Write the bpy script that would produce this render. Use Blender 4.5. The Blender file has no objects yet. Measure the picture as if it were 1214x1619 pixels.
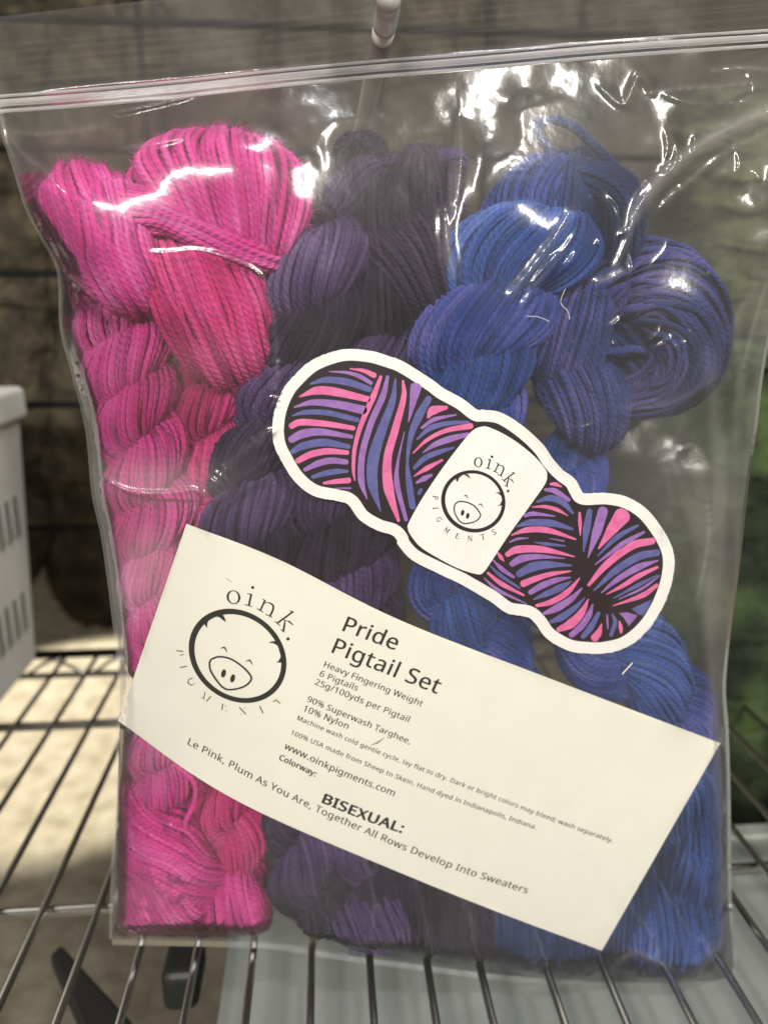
import bpy, math, random
import numpy as np
from mathutils import Vector
from mathutils.geometry import tessellate_polygon
rng = np.random.default_rng(7); random.seed(7)
S = bpy.context.scene
COL = S.collection

# ------------------------------------------------------------------ camera, world, lamps
F = 1160.0                      # focal length in photo pixels (photo 1214 x 1619)
CAMZ = 0.785
PITCH = math.atan(330 / F)
YAW = math.atan(97 / math.hypot(F, 330))
cam = bpy.data.cameras.new('camera')
cam.sensor_fit = 'VERTICAL'; cam.sensor_height = 24.0; cam.lens = 24.0 * F / 1619
cam.clip_start = 0.02; cam.clip_end = 30
cam.dof.use_dof = True; cam.dof.focus_distance = 0.302; cam.dof.aperture_fstop = 3.6
co = bpy.data.objects.new('camera', cam); COL.objects.link(co)
co.location = (0, 0, CAMZ); co.rotation_euler = (math.pi / 2 - PITCH, 0, -YAW)
S.camera = co
bpy.context.view_layer.update()
RM = np.array(co.rotation_euler.to_matrix())

W = bpy.data.worlds.new("World"); S.world = W; W.use_nodes = True
bg = W.node_tree.nodes['Background']; bg.inputs[0].default_value = (1.0, 0.93, 0.82, 1); bg.inputs[1].default_value = 0.28

def lamp(name, kind, loc, target, power, col=(1, 0.96, 0.90), **kw):
    l = bpy.data.lights.new(name, kind); l.energy = power; l.color = col
    for k, v in kw.items(): setattr(l, k, v)
    o = bpy.data.objects.new(name, l); COL.objects.link(o); o.location = loc
    o.rotation_euler = (Vector(target) - Vector(loc)).to_track_quat('-Z', 'Y').to_euler()
    return o
lamp('ceiling_lamp', 'AREA', (-0.60, -1.75, 1.75), (0, .3, .72), 53, shape='RECTANGLE', size=0.75, size_y=0.08)
lamp('ceiling_lamp', 'AREA', (0.75, -1.45, 1.85), (0, .3, .72), 43, (1, .95, .88), shape='RECTANGLE', size=0.10, size_y=0.80)
lamp('ceiling_lamp', 'AREA', (0.25, -0.35, 1.9), (0, .4, .7), 5, (.93, .97, 1), shape='RECTANGLE', size=0.14, size_y=0.06)
lamp('added_floor_spot', 'SPOT', (-0.55, 2.25, 1.9), (-0.50, 1.33, 0), 900, (1, .94, .80), spot_size=math.radians(19), spot_blend=0.16, shadow_soft_size=0.03)  # added lamp, no fixture seen: makes the bright pool on the floor

S.render.engine = 'CYCLES'
S.cycles.use_denoising = True
S.cycles.transparent_max_bounces = 24
S.cycles.max_bounces = 8
S.cycles.sample_clamp_indirect = 4
S.cycles.caustics_reflective = False; S.cycles.caustics_refractive = False
S.view_settings.view_transform = 'Standard'; S.view_settings.look = 'None'
S.view_settings.exposure = 0.0; S.view_settings.gamma = 1.0

# ------------------------------------------------------------------ helpers
def un(px, py, d):
    """world point seen at photo pixel (px,py), at horizontal distance d (world y)"""
    px = np.asarray(px, float); py = np.asarray(py, float); d = np.asarray(d, float)
    v = np.stack(np.broadcast_arrays((px - 607) / F, -(py - 809.5) / F, -np.ones_like(px)), -1) @ RM.T
    t = d / v[..., 1]
    return v * t[..., None] + np.array([0, 0, CAMZ])
def proj(P):
    q = (P - np.array([0, 0, CAMZ])) @ RM
    return 607 + F * q[..., 0] / -q[..., 2], 809.5 - F * q[..., 1] / -q[..., 2]
def unz(px, py, z):
    v = np.array([(px - 607) / F, -(py - 809.5) / F, -1.0]) @ RM.T
    return v * ((z - CAMZ) / v[2]) + np.array([0, 0, CAMZ])

def lin(r, g, b):
    f = lambda c: (c / 255 / 12.92) if c <= 10 else ((c / 255 + 0.055) / 1.055) ** 2.4
    return (f(r), f(g), f(b), 1)

def nmesh(name, V, faces=None, quads=None, tris=None, mat=None, parent=None, smooth=True, attrs=None, kind=None):
    me = bpy.data.meshes.new(name)
    V = np.asarray(V, np.float32).reshape(-1, 3)
    if faces is not None:
        me.from_pydata(V.tolist(), [], faces)
    else:
        F_ = quads if quads is not None else tris
        k = 4 if quads is not None else 3
        F_ = np.asarray(F_, np.int32).reshape(-1, k)
        me.vertices.add(len(V)); me.vertices.foreach_set('co', V.ravel())
        me.loops.add(F_.size); me.loops.foreach_set('vertex_index', F_.ravel())
        me.polygons.add(len(F_)); me.polygons.foreach_set('loop_start', np.arange(0, F_.size, k, dtype=np.int32))
        me.polygons.foreach_set('loop_total', np.full(len(F_), k, np.int32))
        me.update(calc_edges=True)
    if smooth: me.polygons.foreach_set('use_smooth', np.ones(len(me.polygons), bool))
    for an, av in (attrs or {}).items():
        a = me.attributes.new(an, 'FLOAT', 'POINT'); a.data.foreach_set('value', np.asarray(av, np.float32).ravel())
    if mat: me.materials.append(mat)
    o = bpy.data.objects.new(name, me); COL.objects.link(o)
    if parent: o.parent = parent
    if kind: o['kind'] = kind
    return o

def thing(name, label, cat, loc=(0, 0, 0), group=None):
    o = bpy.data.objects.new(name, None); COL.objects.link(o); o.empty_display_size = .02
    o.location = loc; o['label'] = label; o['category'] = cat
    if group: o['group'] = group
    return o
def adopt(root):
    """move the root to the base of its parts, keeping parts where they are"""
    bpy.context.view_layer.update()
    P = [c.matrix_world @ Vector(b) for c in root.children_recursive for b in c.bound_box]
    if not P: return
    loc = Vector(((min(p.x for p in P) + max(p.x for p in P)) / 2, (min(p.y for p in P) + max(p.y for p in P)) / 2, min(p.z for p in P)))
    d = loc - root.location
    root.location = loc
    for c in root.children: c.location = Vector(c.location) - d

def catmull(P, n):
    P = np.asarray(P, float)
    if len(P) == 2: P = np.vstack([P[0], (P[0] + P[1]) / 2, P[1]])
    Q = np.vstack([2 * P[0] - P[1], P, 2 * P[-1] - P[-2]])
    m = len(P) - 1
    u = np.linspace(0, m, n); i = np.minimum(u.astype(int), m - 1); f = (u - i)[:, None]
    a, b, c, d = Q[i], Q[i + 1], Q[i + 2], Q[i + 3]
    return .5 * ((2 * b) + (-a + c) * f + (2 * a - 5 * b + 4 * c - d) * f * f + (-a + 3 * b - 3 * c + d) * f ** 3)

def tubes(paths, rad, sides):
    """paths (K,n,3) -> verts, quads, angle round the strand, run along the strand"""
    K, n, _ = paths.shape
    T = np.gradient(paths, axis=1); seg = np.linalg.norm(T, axis=2, keepdims=True) + 1e-9; T = T / seg
    ref = np.array([0.03, -1.0, 0.07]); A = np.cross(T, ref); A /= np.linalg.norm(A, axis=2, keepdims=True) + 1e-9
    B = np.cross(T, A)
    s = np.cumsum(seg[..., 0], axis=1)
    ph = np.linspace(0, 2 * np.pi, sides, endpoint=False) + np.pi / 2 + np.pi / sides
    r = np.broadcast_to(rad, (K, n))[..., None] * np.ones((K, n, sides))
    V = paths[:, :, None] + r[..., None] * (np.cos(ph)[None, None, :, None] * A[:, :, None] + np.sin(ph)[None, None, :, None] * B[:, :, None])
    j = np.arange(sides); j2 = (j + 1) % sides
    base = (np.arange(K)[:, None, None] * n + np.arange(n - 1)[None, :, None]) * sides
    q = np.stack(np.broadcast_arrays(base + j, base + j2, base + sides + j2, base + sides + j), -1)
    tubes.phi = np.broadcast_to(ph, (K, n, sides)).ravel(); tubes.run = np.broadcast_to(s[..., None], (K, n, sides)).ravel()
    return V.reshape(-1, 3), q.reshape(-1, 4)

def tube(name, pts, r, mat, parent=None, sides=12, n=None, kind=None):
    P = catmull(pts, n or max(2, (len(pts) - 1) * 6 + 1)) if len(pts) > 2 else np.asarray(pts, float)
    V, q = tubes(P[None], r, sides)
    caps = [list(range(sides))[::-1], list(range(len(V) - sides, len(V)))]
    return nmesh(name, V, faces=q.tolist() + caps, mat=mat, parent=parent, kind=kind)

def box(name, P8, mat, parent=None, bevel=0):
    f = [[0, 3, 2, 1], [4, 5, 6, 7], [0, 1, 5, 4], [1, 2, 6, 5], [2, 3, 7, 6], [3, 0, 4, 7]]
    o = nmesh(name, P8, faces=f, mat=mat, parent=parent, smooth=False)
    if bevel:
        m = o.modifiers.new('bevel', 'BEVEL'); m.width = bevel; m.segments = 3
    return o
def cuboid(name, x0, x1, y0, y1, z0, z1, mat, parent=None, bevel=0):
    return box(name, [(x0, y0, z0), (x1, y0, z0), (x1, y1, z0), (x0, y1, z0), (x0, y0, z1), (x1, y0, z1), (x1, y1, z1), (x0, y1, z1)], mat, parent, bevel)

# ------------------------------------------------------------------ materials
def mat(name, color=(.5, .5, .5, 1), rough=.5, metal=0., spec=.5, **kw):
    m = bpy.data.materials.new(name); m.use_nodes = True
    p = m.node_tree.nodes['Principled BSDF']
    p.inputs['Base Color'].default_value = color; p.inputs['Roughness'].default_value = rough
    p.inputs['Metallic'].default_value = metal; p.inputs['Specular IOR Level'].default_value = spec
    for k, v in kw.items(): p.inputs[k].default_value = v
    return m
def nodes(m): return m.node_tree.nodes, m.node_tree.links, m.node_tree.nodes['Principled BSDF']
def ramp(N, stops):
    r = N.new('ShaderNodeValToRGB'); e = r.color_ramp.elements
    while len(e) < len(stops): e.new(.5)
    for x, (p, c) in zip(e, stops): x.position = p; x.color = c
    return r
def noise_mat(name, stops, scale, rough=.9, bump=0., bscale=None, detail=6, bdist=.002, **kw):
    m = mat(name, rough=rough, **kw); N, L, p = nodes(m)
    tc = N.new('ShaderNodeTexCoord'); n = N.new('ShaderNodeTexNoise'); n.inputs['Scale'].default_value = scale; n.inputs['Detail'].default_value = detail
    L.new(tc.outputs['Object'], n.inputs['Vector']); r = ramp(N, stops); L.new(n.outputs['Fac'], r.inputs[0]); L.new(r.outputs[0], p.inputs['Base Color'])
    if bump:
        n2 = N.new('ShaderNodeTexNoise'); n2.inputs['Scale'].default_value = bscale or scale * 4; n2.inputs['Detail'].default_value = 5
        L.new(tc.outputs['Object'], n2.inputs['Vector']); b = N.new('ShaderNodeBump'); b.inputs['Strength'].default_value = bump; b.inputs['Distance'].default_value = bdist
        L.new(n2.outputs['Fac'], b.inputs['Height']); L.new(b.outputs[0], p.inputs['Normal'])
    return m
def yarn_mat(name, stops, scale=22, sheen=.04, tint=(1, .8, .9, 1)):
    """hand-dyed wool: colour drifts over the skein, every strand a little different, plies twisted round each other"""
    m = mat(name, rough=1.0, spec=.0); N, L, p = nodes(m)
    def math_(op, a, b=None, c=None):
        n = N.new('ShaderNodeMath'); n.operation = op
        for i, v in enumerate((a, b, c)):
            if v is None: continue
            if isinstance(v, (int, float)): n.inputs[i].default_value = v
            else: L.new(v, n.inputs[i])
        return n.outputs[0]
    def attr(k): n = N.new('ShaderNodeAttribute'); n.attribute_name = k; return n.outputs['Fac']
    tc = N.new('ShaderNodeTexCoord'); n = N.new('ShaderNodeTexNoise'); n.inputs['Scale'].default_value = scale; n.inputs['Detail'].default_value = 3
    L.new(tc.outputs['Object'], n.inputs['Vector'])
    fac = math_('ADD', math_('MULTIPLY_ADD', attr('tone'), .18, -.09), n.outputs['Fac'])
    n2 = N.new('ShaderNodeTexNoise'); n2.inputs['Scale'].default_value = 1500; n2.inputs['Detail'].default_value = 4
    L.new(tc.outputs['Object'], n2.inputs['Vector'])
    r = ramp(N, stops); L.new(math_('ADD', fac, math_('MULTIPLY_ADD', n2.outputs['Fac'], .3, -.15)), r.inputs[0]); L.new(r.outputs[0], p.inputs['Base Color'])
    wv = math_('SINE', math_('MULTIPLY_ADD', attr('phi'), 3.0, attr('run')))
    h = math_('ADD', math_('MULTIPLY_ADD', wv, .5, .5), math_('MULTIPLY', n2.outputs['Fac'], 1.3))
    b = N.new('ShaderNodeBump'); b.inputs['Strength'].default_value = 1.0; b.inputs['Distance'].default_value = .00032
    L.new(h, b.inputs['Height']); L.new(b.outputs[0], p.inputs['Normal'])
    p.inputs['Subsurface Weight'].default_value = .55; p.inputs['Subsurface Radius'].default_value = (1, .55, .8); p.inputs['Subsurface Scale'].default_value = .0021
    p.inputs['Sheen Weight'].default_value = sheen; p.inputs['Sheen Roughness'].default_value = .6; p.inputs['Sheen Tint'].default_value = tint
    return m
M = {}
M['pink'] = yarn_mat('pink_wool', [(.3, (.36, .018, .135, 1)), (.52, (.56, .050, .25, 1)), (.72, (.68, .14, .38, 1))], tint=(1, .55, .8, 1))
M['pink2'] = yarn_mat('rose_wool', [(.3, (.30, .014, .085, 1)), (.52, (.50, .038, .17, 1)), (.72, (.60, .10, .27, 1))], tint=(1, .55, .8, 1))
M['plum'] = yarn_mat('plum_wool', [(.3, (.028, .016, .045, 1)), (.52, (.070, .042, .115, 1)), (.72, (.145, .098, .21, 1))], tint=(.7, .6, 1, 1))
M['dark'] = yarn_mat('dark_plum_wool', [(.3, (.013, .010, .018, 1)), (.52, (.030, .021, .042, 1)), (.72, (.060, .044, .082, 1))], tint=(.7, .6, 1, 1), sheen=.03)
M['blue'] = yarn_mat('blue_wool', [(.3, (.012, .030, .115, 1)), (.52, (.030, .072, .26, 1)), (.72, (.085, .145, .40, 1))], tint=(.6, .7, 1, 1))
M['navy'] = yarn_mat('navy_wool', [(.3, (.006, .013, .050, 1)), (.52, (.014, .030, .11, 1)), (.72, (.035, .055, .18, 1))], tint=(.6, .7, 1, 1))
M['bluviolet'] = yarn_mat('violet_blue_wool', [(.3, (.012, .020, .075, 1)), (.5, (.030, .042, .16, 1)), (.68, (.085, .065, .20, 1))], scale=45, tint=(.7, .7, 1, 1))
M['bluemix'] = yarn_mat('blue_violet_wool', [(.3, (.014, .028, .12, 1)), (.5, (.034, .060, .24, 1)), (.7, (.105, .095, .30, 1))], scale=40, tint=(.6, .7, 1, 1))
M['wire'] = mat('dark_chrome', (.48, .47, .45, 1), .28, 1)
M['blackwire'] = mat('black_coated_wire', (.006, .006, .006, 1), .6, spec=.15)
M['chrome'] = mat('chrome', (.62, .62, .60, 1), .15, 1)
M['hook'] = mat('white_coated_hook', (.70, .68, .67, 1), .3)
M['floor'] = noise_mat('beige_concrete', [(.3, (0.1200, 0.1000, 0.0640, 1)), (.5, (0.1840, 0.1600, 0.1160, 1)), (.7, (0.2240, 0.2000, 0.1520, 1))], 30, bump=.6, bscale=120, bdist=.004)
M['wall'] = noise_mat('brown_wall', [(.3, (.05, .045, .035, 1)), (.7, (.12, .10, .075, 1))], 3)
M['tub'] = noise_mat('grey_green_plastic', [(.35, (.19, .205, .195, 1)), (.65, (.24, .255, .245, 1))], 14, rough=.55, bump=.1, bscale=400)
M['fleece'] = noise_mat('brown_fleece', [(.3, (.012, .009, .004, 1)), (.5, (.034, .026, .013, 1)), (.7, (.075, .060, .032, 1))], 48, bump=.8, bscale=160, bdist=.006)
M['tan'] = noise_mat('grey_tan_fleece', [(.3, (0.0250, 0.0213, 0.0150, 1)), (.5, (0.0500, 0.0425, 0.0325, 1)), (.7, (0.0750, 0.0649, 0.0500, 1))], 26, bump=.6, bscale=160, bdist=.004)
M['green'] = yarn_mat('dark_green_wool', [(.3, (0.0010, 0.0025, 0.0008, 1)), (.5, (0.0030, 0.0065, 0.0015, 1)), (.7, (0.0080, 0.0150, 0.0030, 1))], scale=14, tint=(.7, 1, .5, 1))
M['olive'] = yarn_mat('olive_wool', [(.3, (.05, .08, .015, 1)), (.5, (.14, .19, .05, 1)), (.7, (.26, .32, .10, 1))], scale=14, tint=(.8, 1, .5, 1))
M['oliveroll'] = noise_mat('olive_fleece', [(.3, (.022, .028, .010, 1)), (.5, (.055, .062, .024, 1)), (.7, (.10, .11, .048, 1))], 22, bump=.5, bscale=200, bdist=.003)
M['slot'] = mat('shadowed_plastic', (.22, .22, .20, 1), .6)
M['bin'] = noise_mat('grey_white_plastic', [(.35, (.80, .79, .74, 1)), (.65, (.88, .87, .82, 1))], 20, rough=.4)
M['black'] = mat('black_plastic', (.012, .012, .012, 1), .5)
M['paper'] = noise_mat('cream_card', [(.3, (.77, .75, .65, 1)), (.7, (.80, .78, .68, 1))], 55, rough=.62, bump=.06, bscale=900, bdist=.0003)
M['ink'] = mat('black_ink', (.018, .018, .016, 1), .5)
M['sticker'] = noise_mat('white_vinyl', [(.3, (.76, .74, .70, 1)), (.7, (.83, .81, .77, 1))], 90, rough=.38)
M['sblack'] = mat('sticker_black', (.022, .014, .018, 1), .35)
M['P'] = noise_mat('sticker_pink', [(.35, (.62, .12, .30, 1)), (.65, (.70, .17, .36, 1))], 300, rough=.4)
M['V'] = noise_mat('sticker_violet', [(.35, (.25, .115, .37, 1)), (.65, (.31, .16, .44, 1))], 300, rough=.4)
M['B'] = noise_mat('sticker_blue', [(.35, (.085, .09, .26, 1)), (.65, (.115, .12, .31, 1))], 300, rough=.4)
M['lint'] = mat('lint', (.6, .55, .5, 1), .9)

def film_mat(name, haze, gloss_r, hz=(.80, .77, .74, 1), bump=.25, ior=1.5):
    m = bpy.data.materials.new(name); m.use_nodes = True; N = m.node_tree.nodes; L = m.node_tree.links
    N.remove(N['Principled BSDF']); out = N['Material Output']
    tc = N.new('ShaderNodeTexCoord')
    tr = N.new('ShaderNodeBsdfTransparent'); tr.inputs[0].default_value = (.985, .985, .98, 1)
    df = N.new('ShaderNodeBsdfDiffuse'); df.inputs[0].default_value = hz
    tl = N.new('ShaderNodeBsdfTranslucent'); tl.inputs[0].default_value = hz
    ms = N.new('ShaderNodeMixShader'); ms.inputs[0].default_value = .4; L.new(df.outputs[0], ms.inputs[1]); L.new(tl.outputs[0], ms.inputs[2])
    n = N.new('ShaderNodeTexNoise'); n.inputs['Scale'].default_value = 9; n.inputs['Detail'].default_value = 6; n.inputs['Roughness'].default_value = .6
    mp = N.new('ShaderNodeMapping'); mp.inputs['Scale'].default_value = (1.6, 1, .7); L.new(tc.outputs['Object'], mp.inputs[0]); L.new(mp.outputs[0], n.inputs['Vector'])
    mr = N.new('ShaderNodeMapRange'); mr.inputs['From Min'].default_value = .35; mr.inputs['From Max'].default_value = .7
    mr.inputs['To Min'].default_value = haze[0]; mr.inputs['To Max'].default_value = haze[1]; L.new(n.outputs['Fac'], mr.inputs['Value'])
    at = N.new('ShaderNodeAttribute'); at.attribute_name = 'haze_glint'  # film haze, with highlights painted along the crests
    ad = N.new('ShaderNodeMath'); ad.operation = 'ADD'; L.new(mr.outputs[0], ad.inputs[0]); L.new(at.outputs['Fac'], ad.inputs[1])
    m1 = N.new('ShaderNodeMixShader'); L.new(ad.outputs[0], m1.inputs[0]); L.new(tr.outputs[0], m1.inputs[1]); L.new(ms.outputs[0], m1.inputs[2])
    gl = N.new('ShaderNodeBsdfGlossy'); gl.inputs['Roughness'].default_value = gloss_r; gl.inputs[0].default_value = (1, 1, 1, 1)
    fr = N.new('ShaderNodeFresnel'); fr.inputs[0].default_value = ior
    n2 = N.new('ShaderNodeTexNoise'); n2.inputs['Scale'].default_value = 130; n2.inputs['Detail'].default_value = 3; L.new(tc.outputs['Object'], n2.inputs['Vector'])
    b = N.new('ShaderNodeBump'); b.inputs['Strength'].default_value = bump; b.inputs['Distance'].default_value = .0006
    L.new(n2.outputs['Fac'], b.inputs['Height']); L.new(b.outputs[0], gl.inputs['Normal'])
    g2 = N.new('ShaderNodeBsdfGlossy'); g2.inputs['Roughness'].default_value = .20; L.new(b.outputs[0], g2.inputs['Normal'])
    gm = N.new('ShaderNodeMixShader'); gm.inputs[0].default_value = .42; L.new(gl.outputs[0], gm.inputs[1]); L.new(g2.outputs[0], gm.inputs[2])
    m2 = N.new('ShaderNodeMixShader'); L.new(fr.outputs[0], m2.inputs[0]); L.new(m1.outputs[0], m2.inputs[1]); L.new(gm.outputs[0], m2.inputs[2])
    L.new(m2.outputs[0], out.inputs[0]); return m
M['film'] = film_mat('clear_film', (.006, .045), .09, ior=1.45)
M['backfilm'] = film_mat('clear_film_back', (.012, .05), .2)
M['seal'] = film_mat('zip_seal_plastic', (.32, .46), .45, (.80, .76, .76, 1), ior=1.25)

# ------------------------------------------------------------------ setting: floor, wall, shelf
nmesh('floor', [(-4, -1.5, 0), (4, -1.5, 0), (4, 4, 0), (-4, 4, 0)], faces=[[0, 1, 2, 3]], mat=M['floor'], kind='structure')
nmesh('back_wall', [(-4, 2.6, -.01), (4, 2.6, -.01), (4, 2.6, 3), (-4, 2.6, 3)], faces=[[0, 1, 2, 3]], mat=M['wall'], kind='structure')

SZ = CAMZ - .335
shelf = thing('wire_shelf', 'dark chrome wire shelf running under and behind the plastic bag', 'shelf')
tops = [(75, 1030), (124, 1027), (170, 1027)]
wire_px = [-82, -20, 30, 73 + 4, 187, 291, 389, 492, 591, 690, 782, 892, 992, 1097, 1197]
# wire x positions measured where they cross the front of the frame (photo row 1619), then continued regularly
xs = sorted([unz(p, 1619, SZ)[0] for p in (187, 291, 389, 492, 591, 690, 782, 892, 992, 1097, 1197)])
pitch = (xs[-1] - xs[0]) / (len(xs) - 1)
xs = [xs[0] - pitch * k for k in range(11, 0, -1)] + xs + [xs[-1] + pitch * k for k in range(1, 9)]
YF, YR = .12, float(unz(300, 1027, SZ)[1])
for x in xs:
    j = random.uniform(-.0006, .0006)
    tube('shelf_wire', [(x + j, YF, SZ), (x + j, (YF + YR) / 2, SZ + random.uniform(-.0005, .0003)), (x, YR, SZ)], .0021, M['wire'], shelf, 10)
X0, X1 = xs[0] - .02, xs[-1] + .02
for (py, r, dz, mm) in ((1428, .0034, .0052, 'chrome'), (1138, .0036, .0052, 'wire')):
    y = float(unz(300, py, SZ - dz)[1])
    tube('cross_rod', [(X0, y, SZ - dz), (X1, y, SZ - dz)], r, M[mm], shelf, 14)
tube('rear_rod', [(X0, YR, SZ), (X1, YR, SZ)], .0042, M['blackwire'], shelf, 14)
zz = []
for k in range(60):
    zz.append((X0 + k * .032, YR - .004, SZ - .004 - (.016 if k % 2 else 0)))
tube('truss_wire', zz, .0018, M['wire'], shelf, 8)
tube('rear_lower_rod', [(X0, YR - .004, SZ - .021), (X1, YR - .004, SZ - .021)], .003, M['wire'], shelf, 12)
adopt(shelf)

grid = thing('wire_grid_panel', 'black wire grid panel standing at the rear of the shelf', 'wire panel')
YG = .72
for py in (30 - 0, 235, 432, 640, 835, ):
    z = float(un(60, py, YG)[2])
    tube('grid_wire', [(-1.1, YG, z), (1.1, YG, z)], .0032, M['blackwire'], grid, 10)
xg0 = float(un(215, 15, YG)[0])
for k in range(-6, 8):
    x = xg0 + k * .30
    tube('grid_wire', [(x, YG + .005, SZ - .0), (x, YG + .005, 1.5)], .0030, M['blackwire'], grid, 10)
adopt(grid)

# grey-green tub top just below the shelf wires
tub = thing('storage_tub', 'grey green plastic tub with a pale rim standing under the wire shelf', 'tub')
TZ = SZ - .035
yb = float(unz(1190, 1330, TZ)[1])
xl = float(unz(345, 1600, TZ)[0])
cuboid('tub_body', xl + .004, .62, .10, yb - .004, .02, TZ - .004, M['tub'], tub, .004)
cuboid('lid', xl, .63, .09, yb, TZ - .0035, TZ, M['tub'], tub, .0015)
mrim = noise_mat('pale_rim', [(.3, (.20, .22, .20, 1)), (.7, (.26, .28, .25, 1))], 20, rough=.35)
cuboid('rim', xl, .63, yb + .0005, yb + .014, TZ - .02, TZ + .004, mrim, tub, .002)
adopt(tub)

# black strap / dark case under shelf on the left
case = thing('black_case', 'black strap like case lying under the shelf at lower left', 'case')
q = [unz(82, 1530, SZ - .10), unz(100, 1512, SZ - .10), unz(215, 1640, SZ - .10), unz(150, 1690, SZ - .10)]
box('case_body', [tuple(p) for p in q][::1] + [(p[0], p[1], p[2] + .012) for p in q], M['black'], case, .003)
adopt(case)
cs2 = thing('caster', 'small black caster showing below the left bottom of the bag', 'caster')
p = unz(292, 1500, SZ - .06)
cuboid('caster_body', p[0] - .012, p[0] + .010, p[1] - .02, p[1] + .02, p[2] - .03, p[2], M['black'], cs2, .006)
adopt(cs2)

# white plastic bin at left on the shelf
wb = thing('white_bin', 'greyish white plastic bin with lid standing on the shelf at the left edge', 'bin')
bz0 = SZ + .003; yr = float(unz(60, 1043, bz0)[1]); xr0 = float(unz(60, 1043, bz0)[0])
tp = un(32, 662, yr); zt = float(tp[2]); xt = float(tp[0])
yn = yr - .22
def frust(name, xa, xb, ya, yb_, za, xa2, xb2, zb, m, par, bev):
    return box(name, [(xa, ya, za), (xb, ya, za), (xb, yb_, za), (xa, yb_, za), (xa2, ya - .004, zb), (xb2, ya - .004, zb), (xb2, yb_ + .004, zb), (xa2, yb_ + .004, zb)], m, par, bev)
frust('bin_body', xr0 - .25, xr0, yn, yr, bz0, xr0 - .26, xt, zt, M['bin'], wb, .006)
tp2 = un(22, 612, yr)
frust('bin_lid', xr0 - .27, xt + .006, yn - .006, yr + .006, zt, xr0 - .27, xt + .004, float(tp2[2]), M['bin'], wb, .005)
for k in range(12):
    yk = yr - .024 - .017 * (k // 2); zk_ = .045 if k % 2 else .135
    sx_ = (xt - xr0) * (zk_ + .018) / (zt - bz0)
    cuboid('slot', xr0 - .003 + sx_, xr0 + .0025 + sx_, yk - .007, yk, bz0 + zk_, bz0 + zk_ + .035, M['slot'], wb)
adopt(wb)

# ------------------------------------------------------------------ yarn
DS = .3170
def card_d(px, py):
    u = (np.asarray(px, float) - 188) / 950.0
    return .2935 + .0125 * np.clip(.32 - u, 0, 1) ** 2 / .1 * .6 + .004 * np.clip(u - .75, 0, 1) ** 2 / .06
def stick_d(px, py):
    return .2925 + 0.000010 * (np.asarray(px, float) - 750) * 0 + 0.0
def edge(P, n): return catmull(P, n)
NU, NV = 90, 36
topE = edge([(295, 828), (441.7, 885), (629, 979), (880, 1077), (1138, 1175)], 200)
botE = edge([(188, 1140), (315, 1231), (438, 1297), (650, 1387), (800, 1447), (951, 1503)], 200)
def coons(u, v):
    """u along, v 0 bottom 1 top -> photo pixel"""
    fr = np.linspace(0, 1, 200)
    def at(E, u):
        s = np.concatenate([[0], np.cumsum(np.linalg.norm(np.diff(E, axis=0), axis=1))]); s /= s[-1]
        return np.stack([np.interp(u, s, E[:, 0]), np.interp(u, s, E[:, 1])], -1)
    a, b = at(botE, u), at(topE, u)
    return a * (1 - np.asarray(v)[..., None]) + b * np.asarray(v)[..., None]
def Z(o, s): return lambda pts: [(o[0] + x / s, o[1] + y / s) for x, y in pts]
def inside(poly, x, y):
    r = np.zeros(len(x), bool); j = len(poly) - 1
    for i in range(len(poly)):
        xi, yi = poly[i]; xj, yj = poly[j]
        r ^= ((yi > y) != (yj > y)) & (x < (xj - xi) * (y - yi) / (yj - yi + 1e-12) + xi); j = i
    return r
z1 = Z((420, 540), 3.372); z2 = Z((620, 640), 4.336); z3 = Z((740, 740), 3.571)
outl = z1([(35, 480), (42, 400), (60, 330), (90, 262), (130, 205), (230, 110), (340, 60), (440, 40), (560, 50), (650, 75), (740, 110), (890, 205), (950, 250), (1050, 305), (1125, 362)]) + z2([(620, 33), (750, 55), (900, 150), (1030, 270), (1100, 370), (1170, 450)]) + \
    z3([(530, 10), (600, 60), (635, 120), (660, 143), (780, 140), (900, 165), (1010, 235), (1100, 350), (1150, 450), (1163, 540), (1145, 660), (1090, 800), (1010, 920), (900, 1010), (780, 1045), (680, 1048), (560, 1030), (440, 960), (380, 880), (330, 840), (220, 820), (120, 750), (0, 680)]) + \
    z2([(450, 1220), (300, 1150), (130, 1060), (40, 960)]) + z1([(700, 1060), (670, 1030), (590, 1005), (500, 950), (440, 870), (380, 850), (250, 820), (150, 740), (75, 620), (45, 550)])
outl.append(outl[0]); OUT = catmull(np.array(outl), 420)[:-1]
NS, NT = 520, 690
Ledge = [(178, 1485), (178, 1465), (180, 1400), (184, 1300), (188, 1200), (190, 1060), (180, 960), (165, 850), (150, 780), (140, 680), (118, 590), (100, 520), (95, 430), (68, 375), (45, 330), (25, 265), (8, 215), (0, 185), (-8, 130), (-14, 80), (-20, 28)]
Redge = [(1157, 1552), (1159, 1520), (1152, 1440), (1150, 1360), (1149, 1250), (1146, 1150), (1142, 1080), (1152, 980), (1163, 900), (1172, 820), (1180, 750), (1192, 670), (1200, 600), (1212, 530), (1226, 450), (1240, 370), (1250, 290), (1256, 220), (1262, 150), (1268, 60), (1272, -110)]
def bys(E):
    E = catmull(np.array(E, float), 300); s = np.linspace(0, 1, NT)
    ss = np.concatenate([[0], np.cumsum(np.linalg.norm(np.diff(E, axis=0), axis=1))]); ss /= ss[-1]
    return np.stack([np.interp(s, ss, E[:, 0]), np.interp(s, ss, E[:, 1])], -1)
Le, Re = bys(Ledge), bys(Redge)
s_ = np.linspace(0, 1, NS)
bot = catmull(np.array([(178, 1485), (330, 1488), (430, 1492), (530, 1508), (640, 1522), (780, 1540), (940, 1553), (1065, 1556), (1157, 1552)], float), NS)
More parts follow.
